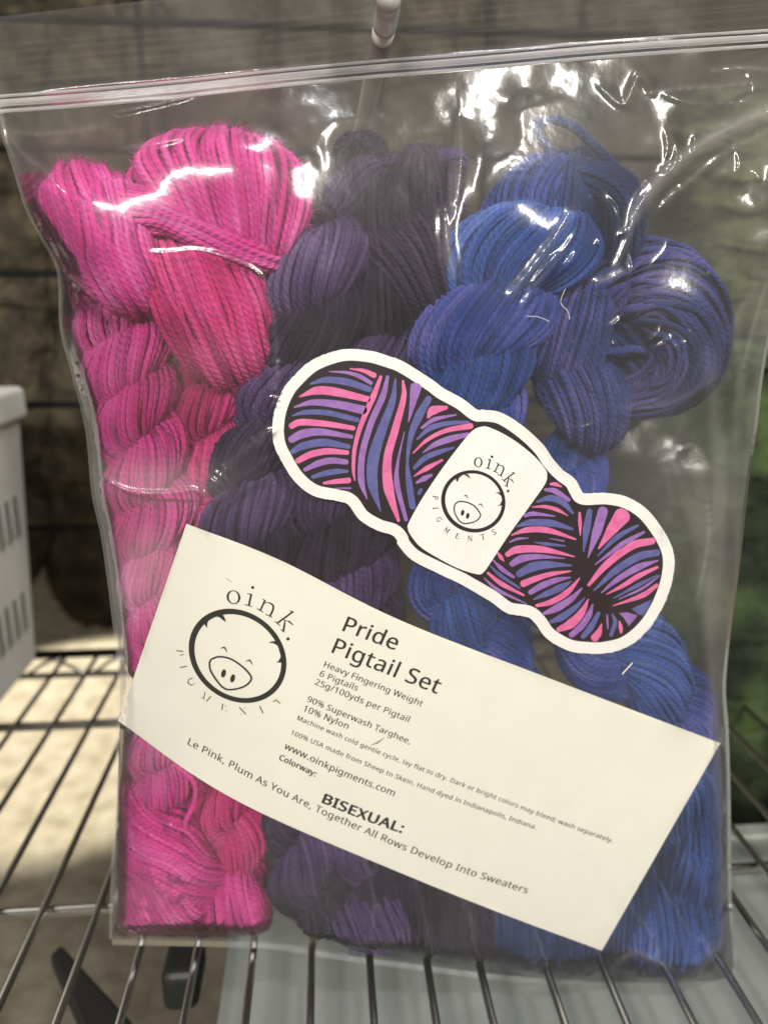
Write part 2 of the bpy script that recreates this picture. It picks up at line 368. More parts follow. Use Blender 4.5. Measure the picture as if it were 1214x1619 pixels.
GX = Le[:, None, 0] * (1 - s_) + Re[:, None, 0] * s_; GY = Le[:, None, 1] * (1 - s_) + Re[:, None, 1] * s_
lb = GY[0].copy(); fade = np.exp(-np.linspace(0, 1, NT) * 22)[:, None]
GY = GY + (np.interp(GX[0], bot[:, 0], bot[:, 1]) - lb)[None] * fade

BOT = bot
# photo-space lookup of how near the contents may come (they lie behind the card and the sticker)
LIMG = np.full((440, 330), 0.)
_gx, _gy = np.meshgrid(np.arange(330) * 4., np.arange(440) * 4.)
def mark(poly, dfun):
    m_ = inside([tuple(q) for q in poly], _gx.ravel(), _gy.ravel()).reshape(_gx.shape)
    for _ in range(3): m_ = m_ | np.roll(m_, 1, 0) | np.roll(m_, -1, 0) | np.roll(m_, 1, 1) | np.roll(m_, -1, 1)
    LIMG[m_] = dfun(_gx, _gy)[m_]
HID = LIMG > 5
def hidden(P):
    x, y = proj(P); return HID[np.clip((y / 4).round().astype(int), 0, 439), np.clip((x / 4).round().astype(int), 0, 329)]
def fit(P, rad=.0016):
    """keep points inside the bag outline and behind the flat pieces"""
    x, y = proj(P); sh = x.shape; x = x.ravel(); y = y.ravel(); Y = P[..., 1].ravel().copy()
    lx = np.interp(-y, -Le[:, 1], Le[:, 0]) + 9; rx = np.interp(-y, -Re[:, 1], Re[:, 0]) - 9
    yl = np.interp(x, BOT[:, 0], BOT[:, 1]) - 7
    soft = lambda v, k: np.where(v < k, k * np.exp(np.minimum(v - k, 0) / k), v)      # squeezed, never cut, by the welds
    y = yl - soft(yl - y, 26.); x = lx + soft(x - lx, 16.); x = rx - soft(rx - x, 16.)
    e = np.minimum(x - lx, rx - x); e = np.minimum(e, 3.2 * (yl - y)).clip(0, None)
    half = .0007 + .0275 * np.sqrt(1 - (1 - np.clip(e / 80, 0, 1)) ** 2)          # the bag closes towards its welds
    u = (Y - DS) / half; Y = DS + half * u / (1 + np.abs(u) ** 3) ** (1 / 3)
    lim = LIMG[np.clip((y / 4).round().astype(int), 0, 439), np.clip((x / 4).round().astype(int), 0, 329)]
    Y = np.where((lim > 0) & (Y < lim + rad), lim + rad + .12 * (Y - lim - rad).clip(-.004, 0) * 0, Y)
    return un(x, y, Y).reshape(P.shape)
mark(np.vstack([topE, botE[::-1]])[::4], card_d)
mark(OUT[::2], lambda a, b: stick_d(a, b) + 0 * a)
HID = LIMG > 0                      # well inside the card and sticker: only the skeins' cores are built there
for _ in range(14): HID = HID & np.roll(HID, 1, 0) & np.roll(HID, -1, 0) & np.roll(HID, 1, 1) & np.roll(HID, -1, 1)
CONTENT = []     # verts of everything inside the bag, for draping the film
def resample(rows, step):
    R = np.asarray(rows, float)
    L3 = un(R[:, 0], R[:, 1], R[:, 4]); R3 = un(R[:, 2], R[:, 3], R[:, 4])
    c = (L3 + R3) / 2
    ln = np.linalg.norm(np.diff(c, axis=0), axis=1).sum()
    n = max(8, int(ln / step))
    X = catmull(np.hstack([c, (R3 - L3) / 2, R[:, 5:6]]), n)
    return X[:, :3], X[:, 3:6], np.maximum(X[:, 6], .001), n, ln
def smooth_noise(K, n, m, r):
    g = r.standard_normal((K, m)); u = np.linspace(0, m - 1.001, n); i = u.astype(int); f = u - i; f = f * f * (3 - 2 * f)
    return g[:, i] * (1 - f) + g[:, np.minimum(i + 1, m - 1)] * f

def bundle(parent, m, rows, r=.00116, twist=0., loose=1.0, step=.0019, name='yarn_loop', content=True, back=-.25, fuzz=1.0, sides=6, pack=.68, lead=.0030, rough=1.0, frames=None):
    """rows: (xl,yl,xr,yr, distance, half thickness) in photo pixels / metres, strands run from row to row"""
    if frames is None: rows = [list(q) for q in rows]; rows[0][4] += .010 * content; rows[-1][4] += .010 * content; back -= .5 * abs(twist)
    c, H, th, n, ln = resample(rows, step) if frames is None else frames
    T = np.gradient(c, axis=0); T /= np.linalg.norm(T, axis=1, keepdims=True) + 1e-9
    Nn = np.cross(T, H); Nn /= np.linalg.norm(Nn, axis=1, keepdims=True) + 1e-9
    Nn[Nn[:, 1] > 0] *= -1                                  # thickness axis towards the viewer
    for i in range(1, n):
        if Nn[i] @ Nn[i - 1] < 0: Nn[i] *= -1
    if Nn[:, 1].mean() > 0: Nn = -Nn
    hw = np.linalg.norm(H, axis=1)
    a, b = np.percentile(hw, 80), np.percentile(th, 80)
    per = math.pi * (3 * (a + b) - math.sqrt((3 * a + b) * (a + 3 * b)))
    K = max(6, int(per / (2 * r * pack)))
    fine = np.linspace(0, 2 * np.pi, 721); e = np.hypot(a * np.sin(fine), b * np.cos(fine)); s = np.concatenate([[0], np.cumsum((e[1:] + e[:-1]) / 2)]); s /= s[-1]
    th0 = np.interp((np.arange(K) + .5) / K, s, fine)
    vs, qs, tn, ph_, rn_, off = [], [], [], [], [], 0
    tt = np.linspace(0, 1, n)
    for layer, (sc, kk) in enumerate(((1.0, K), (.84, K))):
        ang = th0[:, None] + (np.pi / K if layer else 0) + twist * tt[None] + (smooth_noise(kk, n, max(3, int(ln / .014)), rng) * .42 + rng.standard_normal((kk, 1)) * .2 + (tt[None] - .5) * rng.standard_normal((kk, 1)) * .8) * loose * (2 * np.pi / K)
        rad = sc + (smooth_noise(kk, n, max(3, int(ln / .016)), rng) * .030 + rng.standard_normal((kk, 1)) * .03) * loose * rough
        P = c[None] + rad[..., None] * (np.cos(ang)[..., None] * H[None] + np.sin(ang)[..., None] * (Nn * th[:, None])[None])
        sa = -(P - c[None])[..., 1] / (np.linalg.norm(P - c[None], axis=-1) + 1e-9); lim_ = (back if not layer else back + .2); keep = sa.max(axis=1) > lim_
        P = P[keep]; sa = sa[keep]
        if layer: P = P[:, ::2]; sa = sa[:, ::2]
        hid = hidden(P) if content else np.zeros(P.shape[:2], bool)
        if len(P) == 0: continue
        if content: P = fit(P)
        sd = sides if not layer else 5
        rv = r * (1 + .10 * rng.standard_normal((len(P), 1)).clip(-1.5, 1.5) + .05 * smooth_noise(len(P), P.shape[1], 6, rng))
        V, q = tubes(P, rv, sd)
        vis = (np.maximum(sa[:, 1:], sa[:, :-1]) > lim_) & ~(hid[:, 1:] & hid[:, :-1]); q = q.reshape(len(P), P.shape[1] - 1, sd, 4)[vis].reshape(-1, 4)
        if not layer: VIS = vis
        vs.append(V); qs.append(q + off); off += len(V); ph_.append(tubes.phi)
        rn_.append(tubes.run * (2 * np.pi / lead) + np.repeat(rng.uniform(0, 6.28, len(P)), P.shape[1] * sd))
        tn.append(np.repeat(rng.uniform(0, 1, len(P)), P.shape[1] * sd))
        if not layer: PO = P
    # core that closes the gaps
    ph = np.linspace(0, 2 * np.pi, 20, endpoint=False); ci = np.arange(0, n, 3)
    Vc = c[ci][:, None] + .84 * np.sqrt(np.clip(np.minimum(ci, n - 1 - ci) / (n * (.12 if frames is not None else .32)), .0, 1))[:, None, None] * (np.cos(ph)[None, :, None] * H[ci][:, None] + np.sin(ph)[None, :, None] * (Nn * th[:, None])[ci][:, None])
    if content: Vc = fit(Vc, .0012)
    nn = len(ci); base = (np.arange(nn - 1)[:, None]) * 20; j = np.arange(20); j2 = (j + 1) % 20
    qc = np.stack([base + j, base + j2, base + 20 + j2, base + 20 + j], -1).reshape(-1, 4)
    vs.append(Vc.reshape(-1, 3)); qs.append(qc + off); off += nn * 20; tn.append(np.full(nn * 20, .2)); ph_.append(np.zeros(nn * 20)); rn_.append(np.zeros(nn * 20))
    V = np.vstack(vs); Q = np.vstack(qs)
    o = nmesh(name, V, quads=Q, mat=m, parent=parent, attrs={'tone': np.concatenate(tn), 'phi': np.concatenate(ph_), 'run': np.concatenate(rn_)})
    if content: CONTENT.append(vs[0][::3])
    # fuzz: fine loose fibres
    nf = int(len(PO) * PO.shape[1] * 2.0 * fuzz)
    if nf > 10:
        ii = rng.integers(0, len(PO), nf); jj = rng.integers(1, PO.shape[1] - 1, nf); ok_ = VIS[ii, jj]; ii = ii[ok_]; jj = jj[ok_]; nf = len(ii)
        p0 = PO[ii, jj]; tg = PO[ii, jj + 1] - PO[ii, jj - 1]; tg /= np.linalg.norm(tg, axis=1, keepdims=True) + 1e-9
        outw = p0 - c[jj]; outw /= np.linalg.norm(outw, axis=1, keepdims=True) + 1e-9
        rd = rng.standard_normal((nf, 3)); d = tg * rng.uniform(-1, 1, (nf, 1)) + outw * .65 + rd * .45; d /= np.linalg.norm(d, axis=1, keepdims=True)
        Lf = rng.uniform(.0016, .0052, (nf, 1)) * r / .00122; w = np.cross(d, np.array([0, 1, 0.1])); w /= np.linalg.norm(w, axis=1, keepdims=True) + 1e-9
        s0 = p0 + outw * r * .8; w = w * .00008 * r / .00122
        mid = s0 + d * Lf * .5 + outw * .0002 + rd * .0002; end = s0 + d * Lf - outw * .0004
        FV = np.stack([s0 - w, s0 + w, end], 1)
        if content: FV = fit(FV, .0006)
        FV = FV.reshape(-1, 3)
        tr = np.arange(nf * 3).reshape(-1, 3)
        nmesh('wool_fuzz', FV, tris=tr, mat=m, parent=o, attrs={'tone': np.full(len(FV), .95), 'phi': np.zeros(len(FV)), 'run': np.zeros(len(FV))}, kind='stuff')
    return o

def hank(parent, m, path, half_turn, cross_y, loose=1.3, m2=None, squeeze=1.0):
    """two plies wound round each other. path rows: (x, y, distance, half width px); a ply crosses the front every half_turn px, once at cross_y"""
    A = np.asarray(path, float); X = catmull(A, 400)
    ys = X[:, 1]
    P0 = un(X[:, 0], X[:, 1], X[:, 2]); s_ = np.concatenate([[0], np.cumsum(np.linalg.norm(np.diff(P0, axis=0), axis=1))]); ln = s_[-1]; n = int(ln / .0017)
    q = np.linspace(0, ln, n); C0 = np.stack([np.interp(q, s_, P0[:, k]) for k in range(3)], -1); Wp = np.interp(q, s_, X[:, 3]) * .00026; yy = np.interp(q, s_, ys)
    th = np.pi / 2 + np.pi * (yy - cross_y) / half_turn + .25 * np.sin(yy / 47.)
    T0 = np.gradient(C0, axis=0); T0 /= np.linalg.norm(T0, axis=1, keepdims=True)
    Xa = np.cross(T0, [0, 1, 0]); Xa /= np.linalg.norm(Xa, axis=1, keepdims=True); Xa[Xa[:, 0] < 0] *= -1
    Za = np.cross(T0, Xa); Za[Za[:, 1] > 0] *= -1
    for k in (0, 1):
        t = th + np.pi * k; off = .46 * Wp; r_ = .60 * Wp * (1 + .07 * np.sin(yy / 31. + k * 2))
        c = C0 + (off * np.cos(t))[:, None] * Xa + (off * .62 * squeeze * np.sin(t))[:, None] * Za
        T = np.gradient(c, axis=0); T /= np.linalg.norm(T, axis=1, keepdims=True)
        H = Xa - (Xa * T).sum(1, keepdims=True) * T; H /= np.linalg.norm(H, axis=1, keepdims=True); H *= r_[:, None]
        tw = -(t[-1] - t[0]) * .75
        bundle(parent, (m2 or m) if k else m, None, twist=tw, loose=loose, name="twisted_ply", back=-.35, frames=(c, H, r_ * .80, n, ln))

def strand(parent, m, pts, r=.0013, name='loose_strand', n=None):
    P = un(*np.array([(p[0], p[1], p[2]) for p in pts]).T)
    ln = np.linalg.norm(np.diff(P, axis=0), axis=1).sum(); P = catmull(P, max(12, int(ln / .0008)))
    V, q = tubes(P[None], r, 10)
    o = nmesh(name, V, quads=q, mat=m, parent=parent, attrs={'tone': np.full(len(V), .6), 'phi': tubes.phi.copy(), 'run': tubes.run * 2100}); CONTENT.append(V[::2]); return o

# --- pink skein at the far left
k1 = thing('yarn_skein', 'small bright pink twisted skein down the left side of the bag', 'yarn skein', group='twisted mini skeins in the bag')
p = M['pink']
bundle(k1, p, [(104, 322, 160, 288, .324, .010), (78, 362, 192, 292, .314, .015), (80, 404, 212, 326, .311, .018), (108, 442, 216, 384, .315, .015), (150, 468, 214, 436, .322, .009)], r=.00132, loose=1.2, twist=.3)
bundle(k1, p, [(200, 288, 152, 338, .312, .008), (226, 318, 135, 375, .304, .013), (240, 365, 134, 420, .300, .015), (248, 415, 156, 462, .302, .014), (244, 462, 196, 490, .312, .009)], twist=-.3, r=.00132)
bundle(k1, p, [(110, 420, 150, 400, .325, .010), (128, 490, 190, 450, .319, .013), (170, 525, 225, 470, .318, .012), (235, 520, 250, 480, .325, .010)])
hank(k1, p, [(200, 450, .322, 66), (198, 540, .313, 70), (212, 640, .311, 68), (232, 730, .311, 70), (236, 820, .312, 68), (235, 920, .312, 62), (262, 1080, .313, 62), (258, 1180, .312, 64), (262, 1290, .316, 60)], 84, 572)
bundle(k1, p, [(185, 1260, 200, 1180, .316, .010), (182, 1350, 240, 1270, .306, .015), (240, 1400, 300, 1300, .303, .016), (315, 1425, 330, 1345, .308, .013), (345, 1400, 345, 1370, .320, .009)])
bundle(k1, p, [(180, 1350, 235, 1340, .312, .012), (184, 1410, 300, 1370, .304, .016), (200, 1455, 330, 1395, .305, .016), (300, 1480, 340, 1400, .314, .012)])
bundle(k1, p, [(186, 1455, 200, 1405, .316, .010), (235, 1476, 240, 1420, .309, .013), (300, 1480, 300, 1425, .311, .013), (345, 1455, 335, 1420, .322, .008)])
strand(k1, p, [(270, 1200, .306), (306, 1235, .299), (308, 1268, .297), (294, 1300, .297), (300, 1322, .303)])
adopt(k1)

# --- second pink skein
k2 = thing('yarn_skein', 'pink skein with a wide fanned top loop, second from the left in the bag', 'yarn skein', group='twisted mini skeins in the bag')
bundle(k2, p, [(345, 400, 425, 412, .306, .006), (306, 368, 458, 384, .303, .010), (250, 325, 482, 342, .302, .015), (214, 285, 484, 298, .310, .016), (240, 252, 456, 264, .326, .012), (290, 250, 415, 256, .336, .008)], loose=1.0, r=.00138)
bundle(k2, p, [(208, 300, 222, 345, .312, .006), (232, 296, 238, 365, .301, .010), (275, 322, 272, 372, .297, .009), (335, 350, 325, 398, .296, .009), (400, 378, 385, 425, .298, .009), (452, 385, 440, 430, .306, .007)])
bundle(k2, M['pink2'], [(300, 385, 225, 400, .312, .009), (385, 420, 238, 455, .304, .014), (420, 470, 262, 520, .303, .016), (425, 530, 300, 575, .308, .014), (425, 590, 345, 605, .320, .009)], r=.00132)
hank(k2, M['pink2'], [(345, 560, .324, 50), (335, 640, .318, 56), (325, 720, .320, 54), (325, 850, .322, 56), (350, 1000, .320, 62), (356, 1200, .318, 66), (368, 1320, .315, 66), (370, 1410, .318, 58)], 88, 645)
bundle(k2, p, [(338, 1370, 385, 1370, .314, .007), (328, 1410, 405, 1400, .306, .012), (325, 1440, 425, 1430, .304, .014), (345, 1466, 422, 1460, .312, .010)])
adopt(k2)

# --- plum skein with nubby loop
k3 = thing('yarn_skein', 'purple skein just right of the fanned pink one with a nubby loop on top', 'yarn skein', group='twisted mini skeins in the bag')
q_ = M['plum']
bundle(k3, q_, [(480, 390, 560, 380, .330, .008), (484, 345, 548, 360, .325, .011), (515, 305, 570, 335, .322, .011), (545, 262, 590, 310, .322, .010), (590, 250, 605, 290, .326, .008), (650, 252, 650, 278, .328, .006), (700, 242, 712, 272, .330, .006), (722, 248, 716, 285, .338, .004)], loose=1.6)
bundle(k3, M['dark'], [(542, 290, 560, 285, .322, .006), (540, 262, 575, 240, .318, .008), (565, 240, 600, 262, .320, .008), (585, 270, 600, 290, .328, .006)], loose=1.5)
hank(k3, q_, [(520, 340, .322, 66), (505, 430, .311, 76), (488, 540, .312, 74), (440, 660, .316, 74), (400, 790, .314, 78), (410, 900, .315, 76), (440, 1080, .316, 70), (475, 1260, .314, 70), (490, 1370, .311, 76), (505, 1450, .314, 66)], 92, 428, loose=1.5, m2=M['dark'])
bundle(k3, q_, [(500, 1400, 560, 1370, .318, .010), (520, 1460, 650, 1420, .308, .014), (560, 1500, 655, 1470, .312, .012), (600, 1510, 640, 1490, .326, .008)], loose=1.5, twist=.5)
adopt(k3)

# --- dark plum skein
k4 = thing('yarn_skein', 'very dark plum skein in the middle of the bag behind the purple and blue ones', 'yarn skein', group='twisted mini skeins in the bag')
d_ = M['dark']
bundle(k4, d_, [(590, 620, 700, 600, .334, .010), (560, 520, 712, 500, .324, .015), (560, 420, 722, 400, .320, .017), (570, 330, 722, 320, .322, .016), (620, 270, 716, 262, .332, .010)], loose=1.8, twist=.5)
bundle(k4, d_, [(560, 400, 620, 330, .318, .008), (590, 430, 700, 350, .312, .012), (640, 500, 715, 440, .313, .012), (670, 560, 720, 520, .324, .008)], loose=1.8)
hank(k4, d_, [(625, 540, .322, 70), (585, 660, .316, 80), (545, 780, .312, 84), (545, 880, .311, 84), (575, 1060, .315, 76), (610, 1240, .315, 72), (590, 1340, .313, 74), (590, 1440, .316, 66)], 92, 845, loose=1.6, m2=M['plum'])
bundle(k4, d_, [(600, 1300, 740, 1320, .324, .012), (610, 1390, 770, 1400, .312, .016), (640, 1460, 790, 1460, .309, .016), (680, 1528, 770, 1528, .320, .010)], loose=1.6, twist=.5)
adopt(k4)

# --- bright blue skein
k5 = thing('yarn_skein', 'bright blue skein right of centre with a single strand loop standing on top', 'yarn skein', group='twisted mini skeins in the bag')
b_ = M['blue']; nv = M['navy']
bundle(k5, nv, [(775, 420, 900, 400, .334, .010), (772, 350, 925, 340, .326, .015), (800, 315, 950, 305, .324, .014), (850, 278, 955, 272, .332, .010)], loose=1.2)
bundle(k5, nv, [(830, 320, 850, 275, .328, .007), (890, 305, 905, 258, .322, .009), (935, 325, 985, 275, .318, .010), (945, 360, 1010, 330, .318, .012), (935, 410, 1000, 395, .322, .011), (915, 460, 960, 460, .332, .008)], loose=1.3)
strand(k5, nv, [(885, 262, .322), (866, 234, .320), (850, 212, .320), (854, 196, .321), (876, 190, .321), (905, 200, .321), (930, 222, .320), (958, 250, .320), (990, 285, .321)], r=.0019)
hank(k5, b_, [(895, 300, .330, 80), (850, 385, .315, 98), (795, 450, .309, 100), (755, 530, .306, 96), (748, 620, .309, 84), (740, 740, .315, 80), (715, 880, .315, 76), (740, 980, .313, 82), (800, 1100, .314, 78), (830, 1300, .315, 76), (830, 1400, .318, 70)], 94, 408, loose=1.2, m2=M['bluemix'])
bundle(k5, nv, [(740, 1340, 900, 1370, .324, .012), (745, 1410, 930, 1420, .312, .016), (770, 1480, 950, 1480, .309, .016), (810, 1535, 930, 1535, .320, .010)], loose=1.4, twist=.5)
adopt(k5)

# --- violet-blue skein
k6 = thing('yarn_skein', 'violet blue skein with an open loose loop at the right side of the bag', 'yarn skein', group='twisted mini skeins in the bag')
v_ = M['bluviolet']
bundle(k6, v_, [(880, 470, 900, 520, .328, .009), (905, 420, 965, 500, .325, .011), (985, 388, 998, 505, .322, .013), (1078, 402, 1022, 520, .316, .015), (1134, 490, 1034, 545, .312, .016), (1130, 580, 1034, 565, .313, .016), (1075, 636, 1018, 578, .320, .014), (1010, 650, 985, 590, .328, .012), (940, 640, 930, 590, .334, .010)], loose=2.8, twist=2.2)
bundle(k6, v_, [(905, 450, 960, 470, .320, .010), (870, 500, 960, 520, .314, .013), (845, 560, 950, 575, .314, .013), (850, 620, 930, 620, .322, .010)], loose=1.8)
bundle(k6, v_, [(840, 590, 930, 560, .318, .010), (865, 640, 975, 600, .309, .014), (885, 670, 985, 650, .308, .013), (910, 690, 975, 684, .318, .008)], loose=1.3, twist=.4)
bundle(k6, nv, [(900, 480, 940, 440, .334, .008), (950, 560, 1010, 480, .328, .010), (1000, 610, 1060, 540, .328, .010), (1060, 640, 1100, 600, .336, .008)], loose=2.5, twist=.8)
strand(k6, v_, [(935, 520, .310), (945, 545, .307), (965, 556, .306), (1000, 552, .307), (1018, 556, .313)], r=.0017)
strand(k6, v_, [(985, 495, .312), (1000, 488, .308), (1020, 486, .308), (1038, 498, .314)], r=.0018)
hank(k6, b_, [(925, 660, .326, 46), (890, 780, .322, 66), (880, 900, .318, 76), (940, 1000, .312, 84), (1025, 1070, .308, 88), (1075, 1160, .308, 76), (1085, 1260, .311, 66), (1080, 1340, .316, 60)], 96, 1075, loose=1.3, m2=M['bluemix'])
bundle(k6, b_, [(1080, 1260, 1140, 1240, .318, .010), (1065, 1320, 1145, 1310, .309, .014), (1055, 1390, 1146, 1390, .308, .014), (1070, 1460, 1140, 1460, .318, .010)], loose=1.4, twist=.5)
bundle(k6, nv, [(900, 1300, 1030, 1320, .326, .011), (900, 1380, 1040, 1390, .316, .015), (900, 1450, 1040, 1450, .313, .015), (930, 1520, 1040, 1520, .322, .010)], loose=1.4)
bundle(k6, b_, [(1010, 1390, 1100, 1380, .320, .010), (985, 1440, 1135, 1420, .309, .015), (985, 1490, 1135, 1470, .306, .016), (1010, 1525, 1100, 1515, .316, .009)], loose=1.3)
adopt(k6)

# ------------------------------------------------------------------ flat card and sticker
card = thing('info_card', 'cream printed card with black pig logo and lettering lying tilted inside the bag', 'card')
uu, vv = np.meshgrid(np.linspace(0, 1, NU), np.linspace(0, 1, NV)); px = coons(uu.ravel(), vv.ravel())
front = un(px[:, 0], px[:, 1], card_d(px[:, 0], px[:, 1])); backv = un(px[:, 0], px[:, 1], card_d(px[:, 0], px[:, 1]) + .0004)
id_ = np.arange(NU * NV).reshape(NV, NU)
q1 = np.stack([id_[:-1, :-1], id_[:-1, 1:], id_[1:, 1:], id_[1:, :-1]], -1).reshape(-1, 4); off = NU * NV
ring = list(id_[0, :]) + list(id_[1:, -1]) + list(id_[-1, :-1][::-1]) + list(id_[1:-1, 0][::-1])
fs = q1.tolist() + (q1[:, ::-1] + off).tolist() + [[ring[i] + off, ring[(i + 1) % len(ring)] + off, ring[(i + 1) % len(ring)], ring[i]] for i in range(len(ring))]
o = nmesh('card_sheet', np.vstack([front, backv]), faces=[[int(x) for x in f] for f in fs], mat=M['paper'], parent=card, smooth=False)
CONTENT.append(front)

class Ink:
    """flat print collected in photo pixels, laid just above a sheet"""
    def __init__(s, dfun, lift): s.V = []; s.Fc = []; s.d = dfun; s.lift = lift
    def poly(s, pts):
        b = len(s.V); s.V += [tuple(p[:2]) for p in pts]
        for t in tessellate_polygon([[Vector((p[0], p[1], 0)) for p in pts]]): s.Fc.append([b + i for i in t])
    def stroke(s, pts, w, n=None, cap=True):
        P = catmull(np.array(pts, float), n or max(6, 8 * len(pts)))
        w = np.atleast_1d(np.asarray(w, float))
        ww = np.interp(np.linspace(0, 1, len(P)), np.linspace(0, 1, len(w)) if len(w) > 1 else [0], w)
        T = np.gradient(P, axis=0); T /= np.linalg.norm(T, axis=1, keepdims=True) + 1e-9; Nn = np.stack([-T[:, 1], T[:, 0]], -1) * ww[:, None] / 2
        A, B = P + Nn, P - Nn
        if cap:
            def arc(c, t, w_, n_): return [c + (w_ / 2) * (math.cos(a) * t + math.sin(a) * n_) for a in (-1.2, -.7, 0, .7, 1.2)]
            e = arc(P[-1] , T[-1] * .9, ww[-1], -np.array([-T[-1, 1], T[-1, 0]]))
            st = arc(P[0], -T[0] * .9, ww[0], np.array([-T[0, 1], T[0, 0]]))
        b = len(s.V); n = len(P); s.V += [tuple(p) for p in A] + [tuple(p) for p in B]
        for i in range(n - 1): s.Fc.append([b + i, b + i + 1, b + n + i + 1, b + n + i])
        if cap:
            for L_, i0, i1 in ((e, b + n - 1, b + 2 * n - 1), (st, b + n, b)):
                k = len(s.V); s.V += [tuple(p) for p in L_]; s.Fc.append([i0] + list(range(k, k + 5)) + [i1])
    def ellipse(s, c, A, B, r0=0., n=64):
        t = np.linspace(0, 2 * np.pi, n, endpoint=False); c, A, B = map(np.array, (c, A, B))
        O = c + np.cos(t)[:, None] * A + np.sin(t)[:, None] * B
        if r0 == 0: s.poly(O); return
        s.annulus(O, c + (O - c) * r0)
    def annulus(s, O, I):
        b = len(s.V); n = len(O); s.V += [tuple(p) for p in O] + [tuple(p) for p in I]
        for i in range(n): j = (i + 1) % n; s.Fc.append([b + i, b + j, b + n + j, b + n + i])
    def build(s, name, m, parent):
        P = np.array(s.V, float); V = un(P[:, 0], P[:, 1], s.d(P[:, 0], P[:, 1]) - s.lift)
        return nmesh(name, V, faces=s.Fc, mat=m, parent=parent, smooth=False)

FONT = None
try:
    import os
    FONT = bpy.data.fonts.load(os.path.join(bpy.utils.system_resource('DATAFILES', path='fonts'), 'NotoSansHebrew-Regular.woff2'))
except Exception:
    FONT = None
def text_mesh(body, bold=0., spacing=1.0):
    c = bpy.data.curves.new('lettering', 'FONT'); c.body = body; c.space_character = spacing; c.resolution_u = 3
    if FONT: c.font = FONT
    o = bpy.data.objects.new('lettering', c); COL.objects.link(o)
    me = bpy.data.meshes.new_from_object(o.evaluated_get(bpy.context.evaluated_depsgraph_get()))
    V = np.array([v.co[:2] for v in me.vertices]); Fc = [list(p.vertices) for p in me.polygons]
    bpy.data.objects.remove(o); bpy.data.meshes.remove(me); bpy.data.curves.remove(c)
    return V, Fc
def up_at(p):
    u = (p[0] - 240) / 800.0; a = np.array([107, -312.]) ; b = np.array([187, -328.])
    v = a * (1 - u) + b * u; return v / np.linalg.norm(v)
def line(ink, body, pts, hscale=1.0, bold=0., spacing=1.04):
    V, Fc = text_mesh(body, bold, spacing)
    w = V[:, 0].max() - V[:, 0].min(); x = (V[:, 0] - V[:, 0].min()) / w
    P = catmull(np.array(pts, float), 120); s = np.concatenate([[0], np.cumsum(np.linalg.norm(np.diff(P, axis=0), axis=1))]); tot = s[-1]; s /= tot
    k = tot / w * hscale * .92
    bx, by = np.interp(x, s, P[:, 0]), np.interp(x, s, P[:, 1])
    up = np.array([up_at((a, b)) for a, b in zip(bx, by)])
    Q = np.stack([bx, by], -1) + up * (V[:, 1:2] * k)
    b = len(ink.V); ink.V += [tuple(q) for q in Q]; ink.Fc += [[b + i for i in f] for f in Fc]
def on_card(name, body, pts, **k):
    b = k.pop('bold', 0.010); i = Ink(card_d, .00016); line(i, body, pts, **k)
    if b:                      # heavier weight: the same outlines printed again a hair to the side
        o_ = Ink(card_d, .00016); n0 = len(i.V); V0, F0 = list(i.V), list(i.Fc)
        sz = abs(pts[-1][0] - pts[0][0]) / len(body) * 1.8
        for q, (dx, dy) in enumerate(((b, 0), (-b, 0), (0, b * .5), (0, -b * .5)) if b > .015 else ((b, b * .4), (-b, -b * .4))):
            base = len(i.V); i.V += [(x + dx * sz, y + dy * sz) for x, y in V0]; i.Fc += [[base + a for a in f] for f in F0]
        V3 = []
        P = np.array(i.V, float); lift = .00016 + .00003 * (np.arange(len(P)) // n0)
        W3 = un(P[:, 0], P[:, 1], card_d(P[:, 0], P[:, 1]) - lift)
        return nmesh(name, W3, faces=i.Fc, mat=M['ink'], parent=card, smooth=False)
    return i.build(name, M['ink'], card)
on_card('title_lettering', 'Pride', [(541, 997), (624, 1028)], bold=.018)
on_card('title_lettering', 'Pigtail Set', [(524, 1031.5), (690, 1097)], bold=.018)
on_card('body_lettering', 'Heavy Fingering Weight', [(511.5, 1054), (666, 1117)])
on_card('body_lettering', '6 Pigtails', [(504.6, 1068.6), (564, 1092.5)])
on_card('body_lettering', '25g/100yds per Pigtail', [(497, 1082), (645, 1142)])
on_card('body_lettering', '90% Superwash Targhee,', [(485, 1109), (647, 1177)])
on_card('body_lettering', '10% Nylon', [(479, 1124), (549, 1153)])
on_card('body_lettering', 'Machine wash cold gentle cycle, lay flat to dry. Dark or bright colors may bleed; wash separately.', [(469.5, 1138), (590, 1189), (712, 1236.7), (840, 1286), (967, 1333)], spacing=1.06)
on_card('body_lettering', '100% USA made from Sheep to Skein. Hand dyed in Indianapolis, Indiana.', [(459.6, 1161), (560, 1204), (661, 1245), (753, 1279), (846, 1311.5)], spacing=1.06)
on_card('web_lettering', 'www.oinkpigments.com', [(449, 1183.5), (535, 1224), (622, 1259)])
on_card('body_lettering', 'Colorway:', [(441, 1201), (498, 1228)], bold=.035)
on_card('title_lettering', 'BISEXUAL:', [(509, 1269), (571, 1294.5), (634, 1317)], bold=.045, hscale=.84)
on_card('footer_lettering', 'Le Pink, Plum As You Are, Together All Rows Develop Into Sweaters', [(296.7, 1177), (361, 1211.7), (405, 1236), (504.5, 1285.7), (605, 1330), (652.7, 1350), (722, 1376.5), (832, 1413)], spacing=1.05, hscale=.94)

